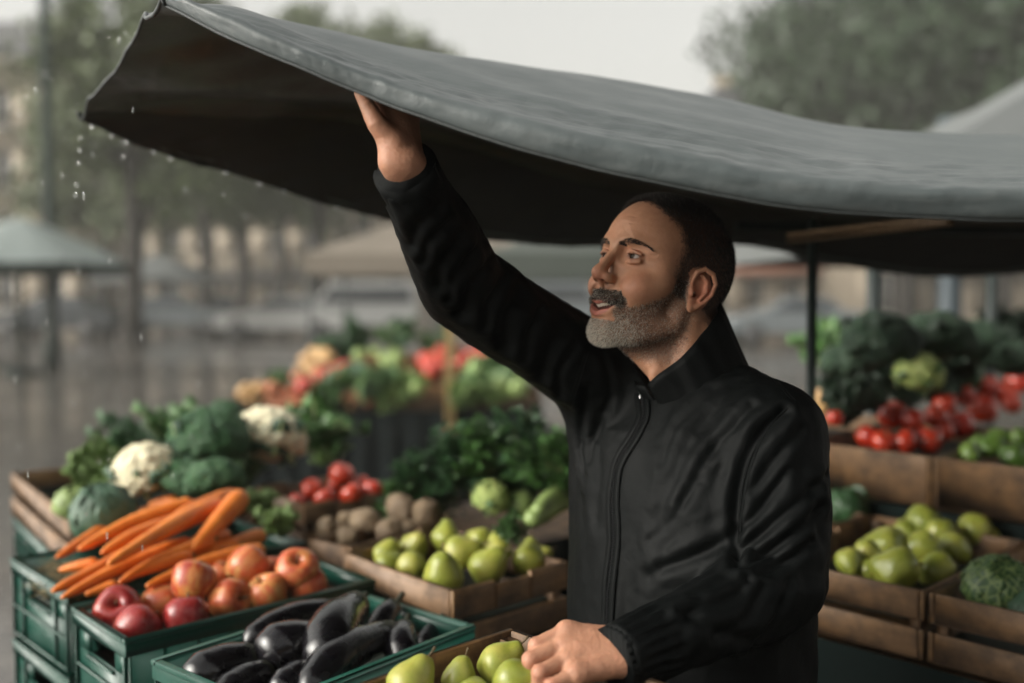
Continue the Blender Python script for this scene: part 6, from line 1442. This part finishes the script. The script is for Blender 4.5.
p = PZ(512, 520, ZW + .075); put(pa2, p, .013, (2.2, .3, 0), 'drooping celery leaves hanging over the pears', 'celery')
# stand under the centre greens
cN = PZ(470, 545, ZW); rG = (PZ(455, 520, ZW), rP[1], .75, .50)
table('display_stand', [rG], rP[1], ZW - .10, 'cloth covered stand under the parsley heap', True, 0)
# ================================================================== right hand stall, under the canopy
ZR, ZU = 1.10, 1.235
yR = math.atan2((PZ(1024, 520, ZR) - PZ(924, 592, ZR))[1], (PZ(1024, 520, ZR) - PZ(924, 592, ZR))[0]); wv = PZ(830, 568, ZR) - PZ(924, 592, ZR); yR = (yR + math.atan2(wv[1], wv[0]) - PI / 2) / 2
cu, cv = np.array([math.cos(yR), math.sin(yR), 0]), np.array([-math.sin(yR), math.cos(yR), 0]); nR = PZ(924, 592, ZR)
wooden_crate('wooden_crate', nR, yR, .50, .34, ZR, .125, 'wooden crate of green pears on the shaded right hand stall', 'wooden crates', .06)
wooden_crate('wooden_crate', nR - cv * .352, yR, .50, .345, ZR, .125, 'wooden crate holding a savoy cabbage at the lower right', 'wooden crates', .085)
wooden_crate('wooden_crate', nR + cv * .348, yR, .50, .34, ZR, .125, 'wooden crate of dark cabbages partly hidden by the jacket sleeve', 'wooden crates', .05)
nU = PZ(931, 457, ZU)
wooden_crate('wooden_crate', nU, yR, .62, .33, ZU, .12, 'raised wooden crate of tomatoes at the right', 'wooden crates', .05, 1, False)
wooden_crate('wooden_crate', nU - cv * .345, yR, .62, .34, ZU, .12, 'raised wooden crate of green limes at the right edge', 'wooden crates', .05, 1, False)
wooden_crate('wooden_crate', nU + cv * .335, yR, .62, .33, ZU, .12, 'raised wooden crate of greens just right of the shoulder', 'wooden crates', .05, 1, False)
ov = lambda n_, a0, a1, b0, b1: (lambda c, s: (n_[:2] @ c + a0, n_[:2] @ c + a1, n_[:2] @ s + b0, n_[:2] @ s + b1, c, s))(cu[:2], cv[:2])
table('display_table', None, yR, ZR - .127, 'dark cloth covered table carrying the lower right crates', True, .0, cloth, ov(nR, -.01, .53, -.75, .72))
du_ = (nU - nR)[:2] @ cu[:2]; table('display_table', None, yR, ZU - .122, 'dark cloth covered step carrying the raised right crates', True, .0, cloth, ov(nU, -.02, 1.15, -.75, .70))
RP = [(849, 562, 14, -.012, (1, .2, 0)), (886, 545, 20, .012, (.3, 1.4, .6)), (895, 569, 21, .0, (1.2, .5, 1)), (925, 523, 19, .02, (.4, .2, 2)), (921, 549, 17.5, .008, (.8, -.3, 1)), (955, 548, 16.5, .002, (1.1, .5, 3)), (976, 531, 18, .006, (.6, .3, 2)), (935, 569, 17.5, -.012, (.3, 1, 0)), (868, 572, 12, -.03, (1, 0, 0)), (1000, 520, 14, .0, (1, .3, 1))]
pe2 = [potato(61, 'pear', 'pear'), potato(62, 'pear', 'pear')]
for _o in pe2: _q = MB(); _q.tube(np.array([(0, 0, .98), (.03, 0, 1.12), (.10, 0, 1.3)]) * R0, np.array([.06, .05, .06]) * R0, 7); _q.build('stem', M_['dry'], _o)
RP += [(908, 533, 15, -.0, (.9, .6, 2)), (940, 533, 14, .012, (1.2, .2, 1)), (868, 553, 14, -.0, (.7, -.6, 1)), (990, 540, 13, -.012, (1.2, .4, 3))]
od = order([a[0] for a in RP])
for i, (px, py, r, dz, rt) in enumerate(RP): p = PZ(px, py, ZR - .008 + dz); put((pe2[i // 3 % 2] if i % 3 else pe[i % 4]), p, r * p[1] / FPX, (rt if i % 3 else (rt[0] + 1.2, rt[1], rt[2])), 'shaded green pear, %s in the right hand crate' % od[i], 'pear', 'pears on the right hand stall')
p = PZ(1000, 589, ZR + .0); sav = cabbage(36, 'savoy', 'savoy_cabbage', 10); put(sav, p, 33 * p[1] / FPX, (.5, -.3, .4), 'round veined savoy cabbage in the lower right crate', 'cabbage'); p = PZ(1036, 614, ZR - .02); put(cbb, p, 24 * p[1] / FPX, (0, 0, 0), 'blue green cabbage at the right edge below the savoy cabbage', 'cabbage')
RT = [(868, 437, 10.5, .0), (884, 442, 10.5, -.006), (905, 442, 11.5, -.006), (928, 441, 12, -.006), (893, 415, 12.5, .035), (913, 420, 10, .03), (936, 417, 10, .03), (960, 425, 12, .004), (963, 396, 10, .05), (982, 409, 13.5, .012), (1004, 395, 12.5, .014), (985, 386, 10, .05), (945, 405, 10, .04), (1018, 383, 11, .03), (1012, 405, 8, -.0), (944, 432, 9, -.01)]
od = order([a[0] for a in RT])
for i, (px, py, r, dz) in enumerate(RT): p = PZ(px, py, ZU + dz); put(to[i % 3], p, 1.2 * r * p[1] / FPX, (.5 * math.sin(i * 2.3), .5 * math.cos(i * 3), i), ('shaded tomato, %s on the right hand stall' % od[i]) if i % 16 < 12 and 'twelfth' not in od[i] else ['', '', '', '', 'shaded tomato raised above the front row under the pale curd', '', '', '', 'shaded tomato high at the back below the dark kale', 'large shaded tomato in the right half of the crate', 'shaded tomato high near the right edge', 'small shaded tomato at the very back', 'dark tomato in the middle of the vine', 'last tomato cut by the right edge', 'small tomato low near the right edge', 'small tomato at the right corner of the front row'][i], 'tomato', 'tomatoes on the right hand stall')
LI = [(969, 456, 12, .0), (992, 446, 12, .01), (1016, 456, 14, .0), (1000, 436, 10, .02), (980, 442, 9, .01), (1022, 438, 11, .02)]
lp = [potato(8, 'lime', 'lime'), potato(9, 'lime', 'lime')]; od = order([a[0] for a in LI])
for i, (px, py, r, dz) in enumerate(LI): p = PZ(px, py, ZU - .01 + dz); put(lp[i % 2], p, r * p[1] / FPX, (i, i * .5, i), 'green lime, %s in the crate at the right edge' % od[i], 'lime', 'limes at the right edge')
g3 = 'dark greens heaped on the right hand stall'
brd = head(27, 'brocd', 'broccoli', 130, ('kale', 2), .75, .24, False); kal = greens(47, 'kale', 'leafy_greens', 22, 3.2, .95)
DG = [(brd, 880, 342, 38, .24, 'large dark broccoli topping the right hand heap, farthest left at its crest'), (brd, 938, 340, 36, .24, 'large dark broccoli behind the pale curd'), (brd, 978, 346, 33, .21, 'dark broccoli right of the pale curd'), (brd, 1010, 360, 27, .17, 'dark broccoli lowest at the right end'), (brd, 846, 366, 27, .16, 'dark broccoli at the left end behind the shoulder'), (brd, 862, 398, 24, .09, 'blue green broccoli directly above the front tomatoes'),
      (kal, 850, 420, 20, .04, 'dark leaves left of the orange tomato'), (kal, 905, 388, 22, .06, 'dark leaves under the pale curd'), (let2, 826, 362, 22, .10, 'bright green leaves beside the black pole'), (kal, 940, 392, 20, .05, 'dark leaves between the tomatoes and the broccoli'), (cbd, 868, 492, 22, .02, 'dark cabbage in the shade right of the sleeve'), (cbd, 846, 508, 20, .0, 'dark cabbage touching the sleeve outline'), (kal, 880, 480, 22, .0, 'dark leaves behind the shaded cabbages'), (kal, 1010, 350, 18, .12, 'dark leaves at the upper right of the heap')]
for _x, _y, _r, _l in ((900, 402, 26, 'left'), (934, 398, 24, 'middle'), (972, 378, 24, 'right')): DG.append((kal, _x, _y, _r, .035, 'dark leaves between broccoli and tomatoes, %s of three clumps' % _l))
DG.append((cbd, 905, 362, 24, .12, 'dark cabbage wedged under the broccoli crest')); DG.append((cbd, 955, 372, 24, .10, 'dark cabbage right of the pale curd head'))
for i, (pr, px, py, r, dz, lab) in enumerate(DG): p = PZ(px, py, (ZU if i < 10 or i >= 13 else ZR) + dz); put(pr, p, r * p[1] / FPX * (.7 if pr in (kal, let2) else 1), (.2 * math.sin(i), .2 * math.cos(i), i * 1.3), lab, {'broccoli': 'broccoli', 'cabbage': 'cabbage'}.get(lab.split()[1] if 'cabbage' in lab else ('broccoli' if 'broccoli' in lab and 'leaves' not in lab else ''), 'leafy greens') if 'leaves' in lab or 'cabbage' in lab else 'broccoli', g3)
p = PZ(918, 375, ZU + .15); put(rom, p, 25 * p[1] / FPX, (.5, .1, 2), 'pale yellow green curd head above the shaded tomatoes', 'cauliflower')
for px, py, r, mt, lab in ((824, 402, 12, 'onion', 'orange brown onion beside the shoulder'), (835, 418, 9, 'tomato', 'red tomato peeking out beside the shoulder')): p = PZ(px, py, ZU + .05); o = potato(3, mt, 'onion') if mt == 'onion' else copy_tree(to[0]); put(o, p, r * p[1] / FPX, (0, 0, 0), lab, 'onion' if mt == 'onion' else 'tomato')
# ================================================================== far stall on the square
DB = 6.3; XB = lambda px, D=DB: (px - 512) / FPX * D
bt = empty('market_table', (XB(385), DB + .45, 0)); tag(bt, 'far market table with dark cloth, heaped with mixed vegetables', 'table')
m = MB(); m.box((0, 0, .86), (1.95, 1.0, .03), None, .004); m.build('tabletop', wd, bt)
m = MB(); m.box((0, -.50, .90), (1.97, .02, .07), None, .003); m.box((0, .50, .90), (1.97, .02, .07), None, .003); m.box((-.98, 0, .90), (.02, .98, .07), None, .003); m.box((.98, 0, .90), (.02, .98, .07), None, .003); m.build('edge_board', simple('dark_board_wood', (.06, .035, .018), .8, .3, 6), bt)
per = np.array([(x, -.515) for x in np.linspace(-.99, .99, 160)] + [(.995, y) for y in np.linspace(-.51, .51, 80)] + [(x, .515) for x in np.linspace(.99, -.99, 160)] + [(-.995, y) for y in np.linspace(.51, -.51, 80)]); n = len(per); t_ = np.arange(n) * .0125; nn = unit_rows(np.concatenate([per * [.3, 1], 0 * per[:, :1]], 1))[:, :2]
V = np.concatenate([np.concatenate([per + nn * (A_ * (np.sin(t_ * 38) + .4) + .002)[:, None], np.full((n, 1), z)], 1) for z, A_ in ((.865, 0), (.6, .012), (.05, .022))]); i = np.arange(n); F = np.concatenate([np.stack([k * n + i, (k + 1) * n + i, (k + 1) * n + (i + 1) % n, k * n + (i + 1) % n], 1) for k in range(2)]); mesh_obj('cloth_skirt', V, F, simple('teal_black_cover', (.003, .006, .006), .9, .3, 4, Specular_IOR_Level=.2), bt)
for i_ in (-1, 1):
    for j_ in (-1, 1): m = MB(); m.box((i_ * .9, j_ * .42, .42), (.05, .05, .84)); m.build('leg', wd_y, bt)
pst = empty('wooden_post', (XB(450, 6.2), 6.2, 0)); tag(pst, 'slim wooden post standing before the far market table', 'post'); m = MB(); m.box((0, 0, 1.05), (.055, .055, 2.1), None, .006); m.build('shaft', simple('post_wood', (.42, .29, .12), .7, .2, 8), pst); m = MB(); m.box((0, 0, .02), (.22, .22, .04), None, .005); m.build('foot', dark, pst)
on = potato(4, 'onion', 'onion'); sal = potato(5, 'salmon', 'peach'); farlet = let; FG = 'vegetables heaped on the far table'
def fput(pr, px, py, z, r, lab, cat): p = PZ(px, py, z); p = p if DB - .1 < p[1] < DB + 1.1 else P(px, py, np.clip(p[1], DB - .02, DB + .95)); put(pr, p, r, (px * .7, py * .3, px), lab, cat, FG + ': ' + cat)
gg = np.random.default_rng(5)
def fill(n, x0, x1, y0, y1, pr, r, lab, cat, tilt=0):
    for k in range(n): px = gg.uniform(x0, x1); py = gg.uniform(y0, y1) + tilt * (px - x0); fput(pr[k % len(pr)], px, py, np.interp(py, [318, 405], [1.32, .93]), r * gg.uniform(.85, 1.15), lab, cat)
fill(16, 236, 268, 388, 402, [on], .04, 'tan onion in the blurred heap at the left end of the far table', 'onion')
fill(14, 300, 334, 352, 372, [on], .045, 'tan onion in the blurred heap near the top of the far table', 'onion')
fill(16, 270, 312, 388, 404, [sal], .045, 'salmon pink peach at the front left of the far table', 'peach'); fill(14, 318, 352, 366, 382, [to[0]], .045, 'red tomato in the middle left of the far table', 'tomato'); fill(10, 296, 322, 376, 392, [to[1]], .045, 'red tomato beside the peaches on the far table', 'tomato')
fill(16, 335, 378, 396, 406, [sal, on], .04, 'salmon pink root at the front edge of the far table', 'peach'); fill(14, 424, 446, 352, 374, [to[0], to[2]], .055, 'bright red tomato left of the post on the far table', 'tomato'); fill(9, 458, 486, 350, 366, [to[1]], .05, 'red tomato right of the post on the far table', 'tomato')
fill(9, 345, 440, 325, 348, [ch1, let2], .045, 'dark leafy bunch on top of the far heap', 'leafy greens'); fill(9, 268, 300, 378, 384, [let2], .03, 'green bunch between onions and peaches on the far table', 'leafy greens'); fill(8, 310, 420, 380, 396, [cbb, let2], .055, 'blue green cabbage in the middle of the far table', 'cabbage'); fill(6, 352, 400, 350, 362, [cbp], .06, 'pale cabbage high on the far heap', 'cabbage'); fill(12, 380, 430, 380, 398, [let, cbp], .045, 'pale lettuce at the front of the far table', 'lettuce')
fill(14, 452, 522, 368, 398, [let2, cbp, let], .055, 'green head right of the post on the far table', 'lettuce'); fill(5, 320, 350, 345, 352, [ch1], .03, 'dark bunch at the shoulder of the far heap', 'leafy greens'); fill(6, 330, 372, 372, 388, [cbb], .055, 'blue green head left of centre on the far table', 'cabbage')
# tiers carrying the heap
m = MB(); m.box((0, .12, .93), (1.7, .72, .10), None, .004); m.box((.10, .25, 1.03), (1.2, .46, .10), None, .004); m.box((.15, .33, 1.12), (.8, .28, .08), None, .004); m.build('step_board', wd, bt)
# prototypes that were never placed
for lst in (apR, apM, apO, pe, pe2, to, po, lp, [ca, br_, br2, cbp, cbb, cbd, let, let2, ch1, ch2, pa1, pa2, rom, on, sal, brd, kal]):
    for o in lst:
        if id(o) not in protos_used:
            for c in list(o.children_recursive): bpy.data.objects.remove(c)
            bpy.data.objects.remove(o)
